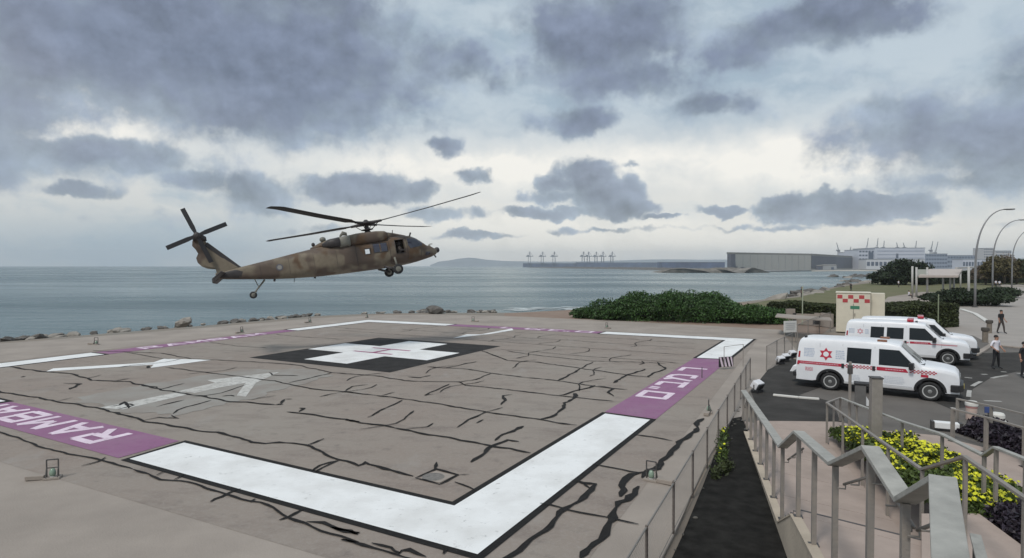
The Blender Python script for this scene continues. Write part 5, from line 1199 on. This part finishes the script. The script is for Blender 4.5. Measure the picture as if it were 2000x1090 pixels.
    def tri(rot, r): return [(xc+r*math.sin(rot+i*2*math.pi/3), zc+r*math.cos(rot+i*2*math.pi/3)) for i in range(3)]
    m_em = M_vred if kind == 'A' else M_vpink
    if kind == 'A': sp_('emblem_star', [tri(0, R_)], m_em, .009); sp_('emblem_star', [tri(math.pi, R_)], m_em, .0105); sp_('emblem_disc', [[(xc+.105*math.cos(a), zc+.105*math.sin(a)) for a in np.linspace(0,5.9,18)]], M_van, .0125)
    else:
        for rot, of in ((0,.009), (math.pi,.0105)):
            T = tri(rot, R_); I = tri(rot, R_*.72); sp_('emblem_star', [[T[i],T[(i+1)%3],I[(i+1)%3],I[i]] for i in range(3)], m_em, of)
    ink = []; g_ = random.Random(5)
    def lines(x0, x1, z1, n_, dz, h_, jag=.12):
        out = []
        for k in range(n_):
            x = x0; e = x1-g_.random()*jag*(x1-x0)
            while x < e: w_ = g_.uniform(.03,.10); out.append([(x,z1-k*dz),(min(e,x+w_),z1-k*dz),(min(e,x+w_),z1-k*dz-h_),(x,z1-k*dz-h_)]); x += w_+.018
        return out
    if kind == 'A': sp_('lettering', lines(-2.72,-2.30,1.70,6,.062,.036)+lines(-1.52,-1.18,1.68,5,.075,.04), M_vink, .008); sp_('small_red_lettering', lines(-2.66,-2.36,.90,3,.055,.035), M_vpink, .008); sp_('door_lettering', lines(.2,.9,.82,5,.06,.03)+lines(-1.0,-.6,.75,4,.06,.03), mat('faint_ink', (.62,.65,.70), .5), .008)
    else: sp_('lettering', lines(-2.82,-2.52,1.68,4,.07,.04)+lines(-2.04,-1.84,1.68,4,.07,.04), M_vink, .008); sp_('small_red_lettering', lines(-2.75,-2.3,.92,2,.06,.04), M_vpink, .008)
    tx = []
    for s0, x0, x1 in ((0,-2.85,-1.4),(1,.25,.85)): tx += lines(x0,x1,1.108,1,.1,.034,0)
    sp_('band_lettering', tx, mat('band_pink', (.62,.36,.40), .5), .012)
    if kind == 'A': lb_ = LB().box((.10,-.62,2.17), (.34,.16,.09), .0).build('roof_lamp', mat('brown_lamp', (.20,.08,.04), .3), t, bevel=.02); LB().box((-2.72,-.55,2.12), (.1,.14,.14)).build('rear_lamp', M_bull, t, bevel=.01)
    else: LB().box((.05,0,2.235), (.30,1.3,.13), 0).build('light_bar', mat('red_lens', (.42,.03,.05), .2), t, bevel=.03); LB().box((.32,0,2.13), (.12,1.0,.07), 0).build('siren_bar', M_bull, t, bevel=.02)
    if kind == 'A': LB().box((.10,.62,2.17), (.34,.16,.09)).build('roof_lamp', mat('brown_lamp', (.20,.08,.04)), t, bevel=.02)
    return t
def park(front_px, yaw_pts, dep=0):
    pass
rA, fA = at(1622,762), at(1815,783); dv = (fA-rA); dv.z = 0; dv.normalize(); left = Vector((-dv.y, dv.x, 0))
vA = (rA+fA)/2+left*.95; vA.z = -.005; yawA = math.atan2(dv.y, dv.x)
van('white ambulance nearest the stairs with large red star emblem and one side window', vA, yawA, 'A')
fB = at(1850,714); vB = fB-dv*AX+left*.95; vB.z = -.005; van('white ambulance behind the nearest one with two side windows and red light bar', vB, yawA+.03, 'B')
vC = vB+left*2.75+dv*.35; van('white ambulance farthest back, mostly hidden, only its nose showing', vC, yawA+.05, 'C')

# ================================================================== PEOPLE
def person(label, p, yaw, h, top, bottom, pose='stand', group=None, sleeve=None):
    t = thing('person', label, 'person', p, yaw, group); k = h/1.75
    # joints: x to the person's left, -y is forward
    J = {'pelvis':(0,0,.95),'waist':(0,.01,1.10),'chest':(0,.01,1.33),'neck':(0,.0,1.50),'head':(0,-.01,1.60),'crown':(0,-.01,1.70)}
    sp_ = {'stand':.10,'wide':.20,'walk':.09,'sit':.10}[pose]
    for s_, n in ((1,'l'),(-1,'r')):
        J['hip'+n] = (s_*.095,0,.90); J['sh'+n] = (s_*.19,.01,1.43)
        if pose == 'sit': J['knee'+n] = (s_*.13,-.42,.92); J['ank'+n] = (s_*.12,-.45,.50); J['toe'+n] = (s_*.13,-.62,.46)
        else:
            f = .16*s_ if pose == 'walk' else 0
            J['knee'+n] = (s_*(.09+sp_*.25),-.02-f*.6,.50); J['ank'+n] = (s_*(.08+sp_*.7),.02-f,.09); J['toe'+n] = (s_*(.10+sp_*.8),-.17-f,.03)
        e = {'stand':(s_*.27,.04,1.17),'wide':(s_*.31,.05,1.18),'walk':(s_*.25,.06*s_+.02,1.16),'sit':(s_*.24,-.05,1.18)}[pose]
        J['el'+n] = e
        J['wr'+n] = (s_*.30,-.03,.93) if pose == 'stand' else (s_*.24,-.18,1.0) if pose == 'wide' else (s_*.26,-.10,.94) if pose == 'walk' else (s_*.16,-.28,1.02)
    names = list(J); dz = -.42 if pose == 'sit' else 0
    R_ = {'pelvis':(.155,.11),'waist':(.145,.10),'chest':(.175,.115),'neck':(.058,.058),'head':(.085,.10),'crown':(.070,.085)}
    for n in 'lr': R_.update({'hip'+n:(.095,.095),'knee'+n:(.064,.064),'ank'+n:(.048,.048),'toe'+n:(.042,.035),'sh'+n:(.062,.062),'el'+n:(.045,.045),'wr'+n:(.030,.030)})
    Ed = [('pelvis','waist'),('waist','chest'),('chest','neck'),('neck','head'),('head','crown')]
    for n in 'lr': Ed += [('pelvis','hip'+n),('hip'+n,'knee'+n),('knee'+n,'ank'+n),('ank'+n,'toe'+n),('chest','sh'+n),('sh'+n,'el'+n),('el'+n,'wr'+n)]
    me = bpy.data.meshes.new('body'); me.from_pydata([(x*k,y*k,(z+dz)*k) for x, y, z in J.values()], [(names.index(a), names.index(b_)) for a, b_ in Ed], [])
    o = bpy.data.objects.new('body', me); COL.objects.link(o)
    md = o.modifiers.new('skin', 'SKIN'); sv_ = me.skin_vertices[0].data
    for i, n in enumerate(names): sv_[i].radius = (R_[n][0]*k, R_[n][1]*k); sv_[i].use_root = (n == 'pelvis')
    sub = o.modifiers.new('sub', 'SUBSURF'); sub.levels = 1; sub.render_levels = 1
    dg = bpy.context.evaluated_depsgraph_get(); dg.update(); m2 = bpy.data.meshes.new_from_object(o.evaluated_get(dg)); o.modifiers.clear(); o.data = m2; o.name = 'body'
    # hands: palm, four fingers and a thumb each
    bm = bmesh.new(); bm.from_mesh(m2); g = LB()
    for s_, n in ((1,'l'),(-1,'r')):
        w_ = Vector(J['wr'+n])+Vector((0,0,dz)); d = (Vector(J['wr'+n])-Vector(J['el'+n])).normalized(); a = Vector((0,1,0)); a = (a-d*a.dot(d)).normalized(); b_ = d.cross(a)
        g.tube([w_*k, (w_+d*.05)*k, (w_+d*.095)*k], [.028*k,.036*k,.034*k], 8)
        for q, (off, ln) in enumerate(((-.028,.062),(-.010,.075),(.010,.070),(.028,.055))): g.tube([(w_+d*.085+a*off)*k, (w_+d*(.085+ln*.55)+a*off+b_*.008*s_)*k, (w_+d*(.085+ln)+a*off*.9+b_*.022*s_)*k], [.011*k,.010*k,.007*k], 5)
        g.tube([(w_+d*.03-a*.03)*k, (w_+d*.07-a*.055)*k, (w_+d*.10-a*.058)*k], [.014*k,.012*k,.009*k], 5)
    for v in g.v: bm.verts.new(v)
    bm.verts.ensure_lookup_table(); o0 = len(bm.verts)-len(g.v); nb_ = len(bm.faces)
    for f in g.f:
        try: bm.faces.new([bm.verts[o0+i] for i in f])
        except ValueError: pass
    bm.to_mesh(m2); bm.free()
    for mm in (M_skin, top, bottom, M_dark): m2.materials.append(mm)
    segs = [(Vector(J[a])*k, Vector(J[b_])*k, a, b_) for a, b_ in Ed]
    for i, pl in enumerate(m2.polygons):
        pl.use_smooth = True
        if i >= nb_: pl.material_index = 0; continue
        c = Vector(pl.center)-Vector((0,0,dz*k)); best = min(segs, key=lambda s: ((s[0]+(s[1]-s[0])*max(0,min(1,(c-s[0]).dot(s[1]-s[0])/(s[1]-s[0]).length_squared)))-c).length); n = best[3]
        if n in ('head','crown') or (n == 'neck' and c.z > 1.475*k): mi = 0
        elif n[:2] in ('kn','an') or n.startswith('hip') or c.z < .97*k and n in ('waist','pelvis'): mi = 2
        elif n.startswith('toe'): mi = 3
        elif n.startswith('wr') and sleeve != 'long': mi = 0
        else: mi = 1
        pl.material_index = mi
    o.parent = t
    hz = (1.63+dz)*k
    LB().ball((0,.018*k,hz+.035*k), (.092*k,.105*k,.095*k), 12, 8).build('hair', M_hair, t, smooth=True)
    f = LB(); f.ball((0,-.105*k,hz-.02*k), (.016*k,.024*k,.024*k), 8, 6); f.ball((.093*k,0,hz-.02*k), (.014*k,.025*k,.034*k), 8, 6); f.ball((-.093*k,0,hz-.02*k), (.014*k,.025*k,.034*k), 8, 6); f.build('nose_and_ears', M_skin, t, smooth=True)['kind'] = 'stuff'
    for s_ in (-1, 1): LB().ball((s_*.032*k,-.096*k,hz+.005*k), (.013*k,.01*k,.009*k), 8, 5).build('eye', M_hair, t)
    LB().box((0,-.098*k,hz-.062*k), (.045*k,.012*k,.010*k)).build('mouth', mat('lips', (.25,.09,.08), .6), t)
    return t
person('person in white shirt and black trousers standing legs apart by the road', at(1945,720), .25, 1.70, M_shirtw, M_clothb, 'wide')
person('person in black T-shirt and dark trousers walking on the promenade', at(1955,651), .1, 1.80, M_clothb, M_clothg, 'walk')
person('person in black clothes at the right edge near the road markings', at(2000,738), .3, 1.68, M_clothb, M_clothb, 'stand')
person('dark clothed person standing on the promenade beside the planted mound', at(1931,596), 0, 1.62, M_clothb, M_clothb, 'stand')
person('distant person in dark clothes standing at the shore rocks left of the lawn', at(1565,581), 1, 1.75, mat('blue_cloth', (.03,.05,.06), .8), M_clothb, 'stand')
person('distant person all in black standing on the lawn near the reef', at(1662,569), 2, 1.7, M_clothb, M_clothb, 'stand')
person('distant person in white shirt seated on the ledge left of the pergola', at(1775,583,.0), 1.2, 1.7, M_shirtw, M_clothb, 'sit')
person('small far person in white top at the rocks beyond the lawn', at(1755,561), .5, 1.7, M_shirtw, M_clothg, 'stand')
for q, (x, y) in enumerate(((1945,553), (1952,554))): person(('far person in white shirt under the yellowish trees, left one of a pair','far person in white shirt under the yellowish trees, right one of a pair')[q], at(x,y+8), q*2, 1.75, M_shirtw, M_clothb, 'stand')

# ================================================================== STREET LAMPS, PERGOLA, PARK
def lamp_post(label, p, H, reach, group='curved street lamps along the promenade'):
    t = thing('street_lamp', label, 'street lamp', p, 0, group)
    P = [(0,0,0)]; bz = H*.46
    pts = [Vector((0,0,0)), Vector((0,0,bz*.5)), Vector((0,0,bz))]
    for k in range(1, 13):
        f = k/12; pts.append(Vector((reach*(f**1.9), 0, bz+(H-bz)*(1-(1-f)**1.75))))
    LB().tube(pts, [.15,.14,.13]+[.125-.075*k/12 for k in range(1,13)], 10).build('pole', mat('lamp_grey', (.23,.23,.235), .45, .12, 2, metal=.3), t, smooth=True)
    e = pts[-1]; LB().prism([e+Vector((-.1,-.14,-.06)), e+Vector((1.25,-.10,-.02)), e+Vector((1.25,.10,-.02)), e+Vector((-.1,.14,-.06))], (0,0,.13)).build('lamp_head', M_dsteel, t, bevel=.03)
    LB().box(e+Vector((.65,0,-.07)), (.8,.16,.04)).build('lens', M_lens, t); LB().lathe((0,0,0), (0,0,1), [(.3,0),(.3,.06),(.18,.1),(.17,.4)], 12).build('base', M_dsteel, t)
p = at(1904,600); lamp_post('curved grey street lamp nearest the camera, tallest in view', p, 12.2, 3.5)
p = at(1938,578); lamp_post('curved grey street lamp standing between the other two', p, 13.0, 4.4)
p = at(1976,566); lamp_post('curved grey street lamp farthest along, its head cut by the right edge', p, 13.4, 5.2)
t = thing('pergola', 'white steel pergola with pale slab canopy on tall posts beside the lawn', 'pergola', at(1830,577)); PY = 104
M_perg = mat('pergola_white', (.42,.41,.39), .6, .08, 2)
def vpost(px, yb, yt, r=.16):
    b_ = at(px, yb); top_ = ad(px, yt, b_.y); MB().tube([b_, top_], r, 10).build('post', M_perg, t, smooth=True)
for px, yb, yt in ((1782,579,520),(1790,580,522),(1811,580,522),(1842,573,540),(1856,574,541),(1863,577,540),(1876,568,524),(1892,590,521)): vpost(px, yb, yt)
cz = ad(1800,524,100).z; q = [ad(1794,527,99), ad(1872,527,99), ad(1880,527,114), ad(1815,527,114)]; zt = ad(1830,526,104).z; zl = ad(1830,538,99).z
MB().add([Vector((v.x,v.y,z)) for v, z in zip(q, (zl,zl,zt,zt))]+[Vector((v.x,v.y,z-.35)) for v, z in zip(q, (zl,zl,zt,zt))], [(0,1,2,3),(7,6,5,4),(0,4,5,1),(1,5,6,2),(2,6,7,3),(3,7,4,0)]).build('canopy', mat('canopy_pinkish', (.46,.40,.36), .7, .06, 1), t)
b0 = ad(1793,524,101); b1 = ad(1811,524,101); MB().prism([Vector((b0.x,b0.y,zl-.2)), Vector((b1.x,b1.y,zl-.2)), Vector((b1.x,b1.y,zt)), Vector((b0.x,b0.y,zt))], (0,.3,0)).build('end_panel', mat('panel_greenish', (.40,.42,.38), .6), t)
MB().bar(ad(1868,524,103), ad(1905,522,108), .4, .3).build('beam', M_perg, t)
t = thing('picnic_table', 'low dark table with bench under the pergola', 'table', at(1824,582)); q = at(1824,582)
MB().box(q+Vector((0,0,.75)), (2.0,.8,.08)).build('table_top', M_palerock, t); [MB().box(q+Vector((0,s_*.8,.42)), (2.0,.3,.07)).build('bench_seat', M_palerock, t) for s_ in (-1,1)]; [MB().box(q+Vector((s_*.7,0,.36)), (.12,1.5,.70)).build('leg', M_dsteel, t) for s_ in (-1,1)]
bush('shrub', 'dark planted mound of bushes around the foot of the street lamps, left part', 'shrub', tuple(at(1880,596)), (5.2,4.0,2.3), 9000, .16, M_leaf, 41, None, 9); bush('shrub', 'dark low shrubs of the planted mound bulging out onto the promenade', 'shrub', tuple(at(1930,580)), (5.0,4.2,1.7), 7000, .16, M_leaf, 42, None, 7)
bush('shrub', 'dark shrubs right under the pergola canopy', 'shrub', tuple(at(1850,592)), (4,2.5,1.6), 5000, .16, M_leaf, 43, None, 6)
MB_s = [(1700,560),(1725,556),(1742,554)]
bush('tree', 'broad dark tree left of the pergola in front of the harbour', 'tree', tuple(at(1768,556)), (7.0,6,7.4), 12000, .30, M_leaf, 51, None, 18, trunk=.3); bush('tree', 'lower dark tree at the left of the broad one by the shore', 'tree', tuple(at(1738,556)), (5.5,5,3.6), 7000, .32, M_leaf, 52, None, 8, trunk=.3)
hedge('dark hedge line behind the lawn below the pergola canopy', at(1790,556), at(1900,552), 3, 3.4, 9000, M_leaf, 53, .26)
hedge('dark hedge line at the right behind the far lamps', at(1900,553), at(2100,551), 4, 3.2, 9000, M_leaf, 54, .26)
TR = [((1962,553),(6,6,9.5),M_olive,'olive brown sparse tree right of the second lamp'),((1985,552),(6,6,8.5),M_olive,'olive brown tree behind the third lamp'),((1944,552),(5,5,9.0),M_branch,'bare twiggy pale tree between the first and second lamps'),((2008,552),(7,6,10),M_leaf2,'dark tree cut by the right edge behind the lamps'),((1925,552),(4,4,6.5),M_branch,'low bare twiggy tree just right of the nearest lamp'),((1975,550),(7,6,11),M_branch,'tall bare twiggy tree at the far right beyond the lamps')]
for i, ((x, y), r, mm, lb) in enumerate(TR):
    q = at(x, y+4); bush('tree', lb, 'tree', tuple(q), (r[0]*.8, r[1]*.8, r[2]*.62), 3800 if mm is M_branch else 6000, .30 if mm is not M_branch else .26, mm, 61+i, None, 9, trunk=r[2]*.22)
for k in range(7):
    q = at(1962+k*13, 560+random.uniform(-.5,.8)); o = bpy.data.objects.new('boulder', RM[4+(k % 2)]); COL.objects.link(o); o.location = q; s = random.uniform(.7,1.5); o.scale = (s*1.4,s,s*.7); tag(o, 'pale stone on the verge at the end of the promenade', 'rock', 'pale stones at the promenade end')

# ================================================================== HARBOUR
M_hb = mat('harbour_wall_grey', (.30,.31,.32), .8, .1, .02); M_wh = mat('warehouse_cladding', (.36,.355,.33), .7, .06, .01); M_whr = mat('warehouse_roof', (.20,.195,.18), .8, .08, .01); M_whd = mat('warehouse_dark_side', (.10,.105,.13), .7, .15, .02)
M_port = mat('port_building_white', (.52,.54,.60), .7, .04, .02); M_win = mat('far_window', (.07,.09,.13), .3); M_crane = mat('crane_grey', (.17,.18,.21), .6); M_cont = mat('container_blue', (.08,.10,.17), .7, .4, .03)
def slab(name, px, z0, z1, Yb, m, cat=None):
    fr = [at(x, y, z0) for x, y in px]; back = [Vector((fr[-1].x*Yb/fr[-1].y, Yb, z0)), Vector((fr[0].x*Yb/fr[0].y, Yb, z0))]
    o = MB().prism(fr+back, (0,0,z1-z0)).build(name, m); return o
structure(slab('harbour_land', [(1480,533),(1530,532.2),(1600,530),(1680,529),(1760,531.5),(1900,532),(2150,531)], SEA-1, SEA+1.6, 2400, mat('harbour_ground', (.22,.215,.205), .9, .25, .02)))
structure(slab('beach', [(1585,531.2),(1640,530.4),(1700,530.4),(1760,533),(1800,534)], SEA-.6, SEA+.5, 1250, mat('beach_sand', (.52,.47,.40), .9, .08, .03)))
# breakwater of rubble
def ridge(name, label, px, hgt, wid, m, n=120, seed=1, cat='breakwater', jit=.5):
    P = [at(x, y, SEA) for x, y in px]; pts = []
    for a, b_ in zip(P, P[1:]):
        for k in range(n//(len(P)-1)): pts.append(a.lerp(b_, k/(n//(len(P)-1))))
    pts.append(P[-1]); vv = []; ff = []
    for i, p in enumerate(pts):
        a = pts[max(0,i-1)]; c = pts[min(len(pts)-1,i+1)]; d = (c-a).normalized(); nn = Vector((-d.y,d.x,0)); nn = nn if nn.y > 0 else -nn; e = min(1, i/len(pts)*4, (len(pts)-1-i)/len(pts)*4)
        for w_, hh in ((0,-1.5),(.2,.45),(.38,.9),(.55,1),(.75,.7),(1,-1.5)):
            r = 1+jit*random.uniform(-.55,.55); vv.append(p+nn*wid*w_+Vector((random.uniform(-2,2),0,max(-1.5, hgt*hh*r*(.25+.75*e)))))
    for i in range(len(pts)-1):
        for k in range(5): ff.append((i*6+k, i*6+k+1, (i+1)*6+k+1, (i+1)*6+k))
    o = MB().add(vv, ff).build(name, m); tag(o, label, cat); return o
ridge('breakwater', 'long low rubble breakwater reaching left across the bay in front of the far port', [(1022,523.2),(1100,524.4),(1200,526),(1300,528.2),(1380,530.6)], 4.5, 40, M_rock, 700, 1)
ridge('breakwater', 'broad rocky breakwater head with pale crest left of the warehouse', [(1360,531.2),(1400,533),(1450,533.4),(1490,532.6),(1502,531)], 5.5, 75, mat('rubble_grey', (.18,.165,.145), .9, .4, .15), 420, 2)
# warehouse
t = thing('warehouse', 'long grey flat roofed warehouse on the quay', 'warehouse', at(1500,529,-2))
def face_px(x0, x1, Y0, Y1): return ad(x0, 519, Y0), ad(x1, 519, Y1)
a, b_ = face_px(1421, 1584, 1000, 1120); zb = -2.4; zt0 = ad(1500,494.5,1060).z; c_ = ad(1684,519,1500); d_ = a+(c_-b_)
a.z = b_.z = c_.z = d_.z = zb; h_ = zt0-zb
MB().prism([a,b_,c_,d_], (0,0,h_*.90)).build('wall', M_wh, t)
up_ = Vector((0,0,h_*.90)); MB().prism([q+up_ for q in (a+(a-b_)*.01,b_+(b_-a)*.008,c_,d_)], (0,0,h_*.11)).build('roof', M_whr, t)
nd = (c_-b_).normalized(); ns = Vector((nd.y,-nd.x,0)); ns = ns if ns.x > 0 else -ns
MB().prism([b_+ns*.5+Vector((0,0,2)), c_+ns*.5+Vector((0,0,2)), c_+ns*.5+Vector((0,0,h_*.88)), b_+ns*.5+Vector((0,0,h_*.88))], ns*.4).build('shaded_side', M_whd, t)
fd = (b_-a).normalized(); fn = Vector((fd.y,-fd.x,0))
for k in range(1, 12): q = a.lerp(b_, k/12)+fn*.3; MB().bar(q+Vector((0,0,.5)), q+Vector((0,0,h_*.88)), .5, .5, up=fd).build('wall_rib', M_hb, t)
for f, w_, hh in ((.03,5,9),(.09,6,6),(.16,8,5)):
    q = a.lerp(b_, f)+fn*.6; MB().box(q+Vector((0,0,hh/2+.2)), (w_,1,hh), math.atan2(fd.y,fd.x)).build('gate', M_whd, t)
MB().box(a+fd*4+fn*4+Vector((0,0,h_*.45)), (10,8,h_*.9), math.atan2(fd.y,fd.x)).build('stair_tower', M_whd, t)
for k, (x, y, w_, hh, mm, lb) in enumerate([(1512,525.5,14,9,M_whd,'small dark shed on the quay at the foot of the warehouse'),(1530,522,12,8,M_whd,'small dark shed below the middle of the warehouse'),(1594,521,20,7,M_whd,'low dark shed below the shaded end of the warehouse'),(1618,520.5,26,8,M_hb,'low grey shed between warehouse and white port building'),(1552,523,16,5,M_hb,'low grey shed on the beach side of the quay')]):
    q = at(x, y, -2.4) if y > 521.5 else ad(x, y, 1150); q.z = -2.4
    t = thing('harbour_shed', lb, 'shed', q); LB().box((0,0,hh/2), (w_,10,hh)).build('wall', mm, t); LB().prism([(-w_/2-.5,-5.5,hh),(w_/2+.5,-5.5,hh),(w_/2+.5,0,hh+1.6),(-w_/2-.5,0,hh+1.6)], (0,0,.3)).build('roof', M_whr, t); LB().box((w_*.2,-5.05,hh*.3), (w_*.2,.2,hh*.55)).build('door', M_win, t)
def far_block(label, x0, x1, ytop, Y, depth, m, floors=0, cols=0, name='port_building', yb=-2.4, cat='building'):
    a = ad(x0,519,Y); b_ = ad(x1,519,Y); zt = ad((x0+x1)/2,ytop,Y).z; a.z = b_.z = yb; t = thing(name, label, cat, (a+b_)/2)
    MB().prism([a,b_,b_+Vector((0,depth,0)),a+Vector((0,depth,0))], (0,0,zt-yb)).build('wall', m, t)
    MB().prism([a+Vector((-.6,-.6,zt-yb)), b_+Vector((.6,-.6,zt-yb)), b_+Vector((.6,depth,zt-yb)), a+Vector((-.6,depth,zt-yb))], (0,0,.9)).build('roof', M_hb, t)
    W_ = (b_-a).length; Hh = zt-yb; fh = Hh/max(1,floors)
    for f in range(floors):
        for c in range(cols): MB().box(a+Vector((W_*(c+.5)/cols, -.15, fh*(f+.55))), (W_/cols*.7,.3,fh*.42)).build('window', M_win, t)
    return t, a, b_, Hh
t, a, b_, Hh = far_block('large pale port building with long window bands and dark stair window', 1708, 1806, 484.5, 1400, 90, M_port, 0, 0)
for f in range(5): MB().box((a+b_)/2+Vector((2,-.2,Hh*(.18+.17*f))), ((b_-a).length*.93,.4,Hh*.045)).build('window_band', mat('pale_window_band', (.33,.36,.43), .5), t)
MB().box(a+Vector((52,-.4,Hh*.62)), (5,.8,Hh*.22)).build('dark_window', M_win, t)
t, a, b_, Hh = far_block('lower left wing of the large pale port building with a dark glass stairwell', 1677, 1707, 488, 1380, 60, M_port, 5, 5); MB().box(b_+Vector((-7.5,-.5,Hh*.48)), (11,1,Hh*.78)).build('glass_stairwell', M_win, t)
far_block('low front annex of the large pale port building', 1692, 1806, 507, 1330, 30, mat('annex_pale', (.55,.56,.58), .7), 1, 14)
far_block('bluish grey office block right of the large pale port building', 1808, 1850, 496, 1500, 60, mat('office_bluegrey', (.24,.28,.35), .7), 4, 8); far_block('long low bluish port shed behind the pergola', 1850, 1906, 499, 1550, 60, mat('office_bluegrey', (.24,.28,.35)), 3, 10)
far_block('low white quay building left of the port offices', 1655, 1676, 493, 1450, 40, M_port, 2, 5); far_block('pale flat building behind the first street lamp', 1880, 1925, 507, 1250, 30, M_port, 1, 8)
far_block('faint apartment block rising behind the bare trees', 1921, 1942, 485, 1700, 40, mat('apartment_pale', (.45,.44,.44), .8), 8, 6, 'apartment_building'); far_block('faint wider apartment block at the right behind the bare trees', 1945, 1975, 490, 1750, 40, mat('apartment_pale', (.45,.44,.44)), 6, 8, 'apartment_building')
far_block('row of dark container stacks left of the warehouse', 1292, 1416, 512.3, 2000, 60, M_cont, 0, 0, 'container_stack', -3, 'containers'); far_block('long dark container quay under the far gantry cranes', 1128, 1290, 512.8, 3200, 100, M_cont, 0, 0, 'container_stack', -3, 'containers'); far_block('thin dark far quay at the left end of the port', 1022, 1130, 514.5, 3300, 100, M_cont, 0, 0, 'container_stack', -3, 'containers')
# jib cranes behind the offices
for (x0, y0, x1, y1, lb) in [(1634,474,1638,489,'short leaning harbour crane left of the offices'),(1696,465,1692.5,487,'tall leaning crane boom above the left wing'),(1715,465,1713,484,'tall crane boom at the left of the pale building'),(1727,470,1726,484,'crane boom just right of the tall one'),(1751,474,1753.5,484,'short crane boom leaning left over the pale building'),(1764,474,1767,484,'second short crane boom leaning left over the pale building'),(1790,470,1788.5,485,'crane boom above the right half of the pale building'),(1822,471,1818.5,489,'left crane boom of the pair right of the pale building'),(1832,472,1827,494,'right crane boom of the pair right of the pale building'),(1662,482,1660,491,'faint small crane between warehouse and offices')]:
    Yc = 1900; e = ad(x0,y0,Yc); q = ad(x1,y1,Yc); t = thing('harbour_crane', lb, 'crane', (q.x,q.y,-2), 0, 'jib cranes behind the port offices')
    bm_ = MB()
    for s_ in (-1,1): bm_.bar(q+Vector((s_*1.1,0,0)), e+Vector((s_*.3,0,0)), .8, .8)
    for k in range(9): f0, f1 = k/9, (k+1)/9; bm_.bar(q.lerp(e,f0)+Vector((1.1*(1-f0)*(1 if k % 2 else -1),0,0)), q.lerp(e,f1)+Vector((1.1*(1-f1)*(-1 if k % 2 else 1),0,0)), .4, .4)
    bm_.build('boom', M_crane, t)
    for sx in (-1,1):
        for sy in (-1,1): MB().bar((q.x+sx*4.5,q.y+sy*4.5,-2), (q.x+sx*2,q.y+sy*2,q.z-3), .9, .9).build('leg', M_crane, t)
    MB().box((q.x,q.y,q.z-1), (6,6,6)).build('cabin', M_crane, t); MB().bar(q+Vector((-5,0,1)), q.lerp(e,.45), .35, .35).build('stay', M_crane, t); MB().box(q+Vector((-5.5,0,0)), (4,4,3)).build('counterweight', M_crane, t)
# ship to shore gantry cranes far left
for (x, lb) in [(1034,'leftmost of the three far gantry cranes on the left'),(1059,'middle one of the three far gantry cranes on the left'),(1082,'right one of the three far gantry cranes on the left'),(1139,'leftmost far gantry crane of the row of five'),(1149,'second far gantry crane of the row of five'),(1164,'middle far gantry crane of the row of five'),(1177,'fourth far gantry crane of the row of five'),(1195,'rightmost far gantry crane of the row of five')]:
    q = ad(x,519,3300); q.z = -2; t = thing('gantry_crane', lb, 'crane', q, 0, 'gantry cranes of the far port'); u = 2.8
    for sx in (-1,1):
        for sy in (-1,1): LB().bar((sx*7,sy*9,0), (sx*5.5,sy*8,58), 2.2, 2.2).build('leg', M_crane, t)
    LB().box((0,0,20), (15,20,2.2)).build('portal_beam', M_crane, t)
    LB().bar((-19,0,57), (21,0,58.5), 5, 4).build('boom', M_crane, t); LB().bar((-2,0,58), (2.5,0,84), 2.6, 2.6).bar((5,0,58), (2.5,0,84), 2.6, 2.6).build('apex_frame', M_crane, t)
    for e in ((-17,0,58.5),(19,0,60)): LB().bar((2.5,0,83), e, 1.0, 1.0).build('stay', M_crane, t)
    LB().box((-8,0,61.5), (10,7,6)).build('machine_house', M_crane, t)
# hills
def hills(px, Y, m):
    top_ = [ad(x, y, Y) for x, y in px]; vv = []; ff = []; n = len(top_)
    for i, p in enumerate(top_):
        vv += [Vector((p.x*.93,Y*.93,SEA-1)), Vector((p.x*.965,Y*.965,SEA+(p.z-SEA)*.62)), p, Vector((p.x*1.06,Y*1.06,SEA+(p.z-SEA)*.5)), Vector((p.x*1.09,Y*1.09,SEA-1))]
    for i in range(n-1):
        for k in range(4): ff.append((i*5+k, i*5+k+1, (i+1)*5+k+1, (i+1)*5+k))
    structure(MB().add(vv, ff).build('hills', m, smooth=True))
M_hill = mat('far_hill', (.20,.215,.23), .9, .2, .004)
hp = [(840,517.5),(858,508),(875,505),(895,500.5),(915,498),(930,499),(950,503),(985,506),(1030,508),(1080,508.5),(1130,508),(1180,506.5),(1230,504.5),(1270,502.5),(1310,502),(1370,503),(1430,503),(1550,502),(1700,501),(1850,500),(2000,499),(2200,499),(2400,504)]
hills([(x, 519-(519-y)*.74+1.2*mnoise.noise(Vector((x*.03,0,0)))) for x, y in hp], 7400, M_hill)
structure(MB().prism([ad(860,519,5200)*1, ad(1500,519,5200), ad(1500,519,5600), ad(860,519,5600)], (0,0,1)).build('far_shore', M_hill)) if False else None
# haze
hz = MB().box((0, 3950, 95), (18300, 8900, 202)).build('haze', bpy.data.materials.new('haze_air')); hz['kind'] = 'stuff'
m = hz.data.materials[0]; m.use_nodes = True; t = m.node_tree; t.nodes.clear(); o = t.nodes.new('ShaderNodeOutputMaterial'); v = t.nodes.new('ShaderNodeVolumePrincipled')
v.inputs['Color'].default_value = (.86,.90,.95,1); v.inputs['Density'].default_value = .00012; v.inputs['Anisotropy'].default_value = .2; t.links.new(v.outputs[0], o.inputs['Volume'])
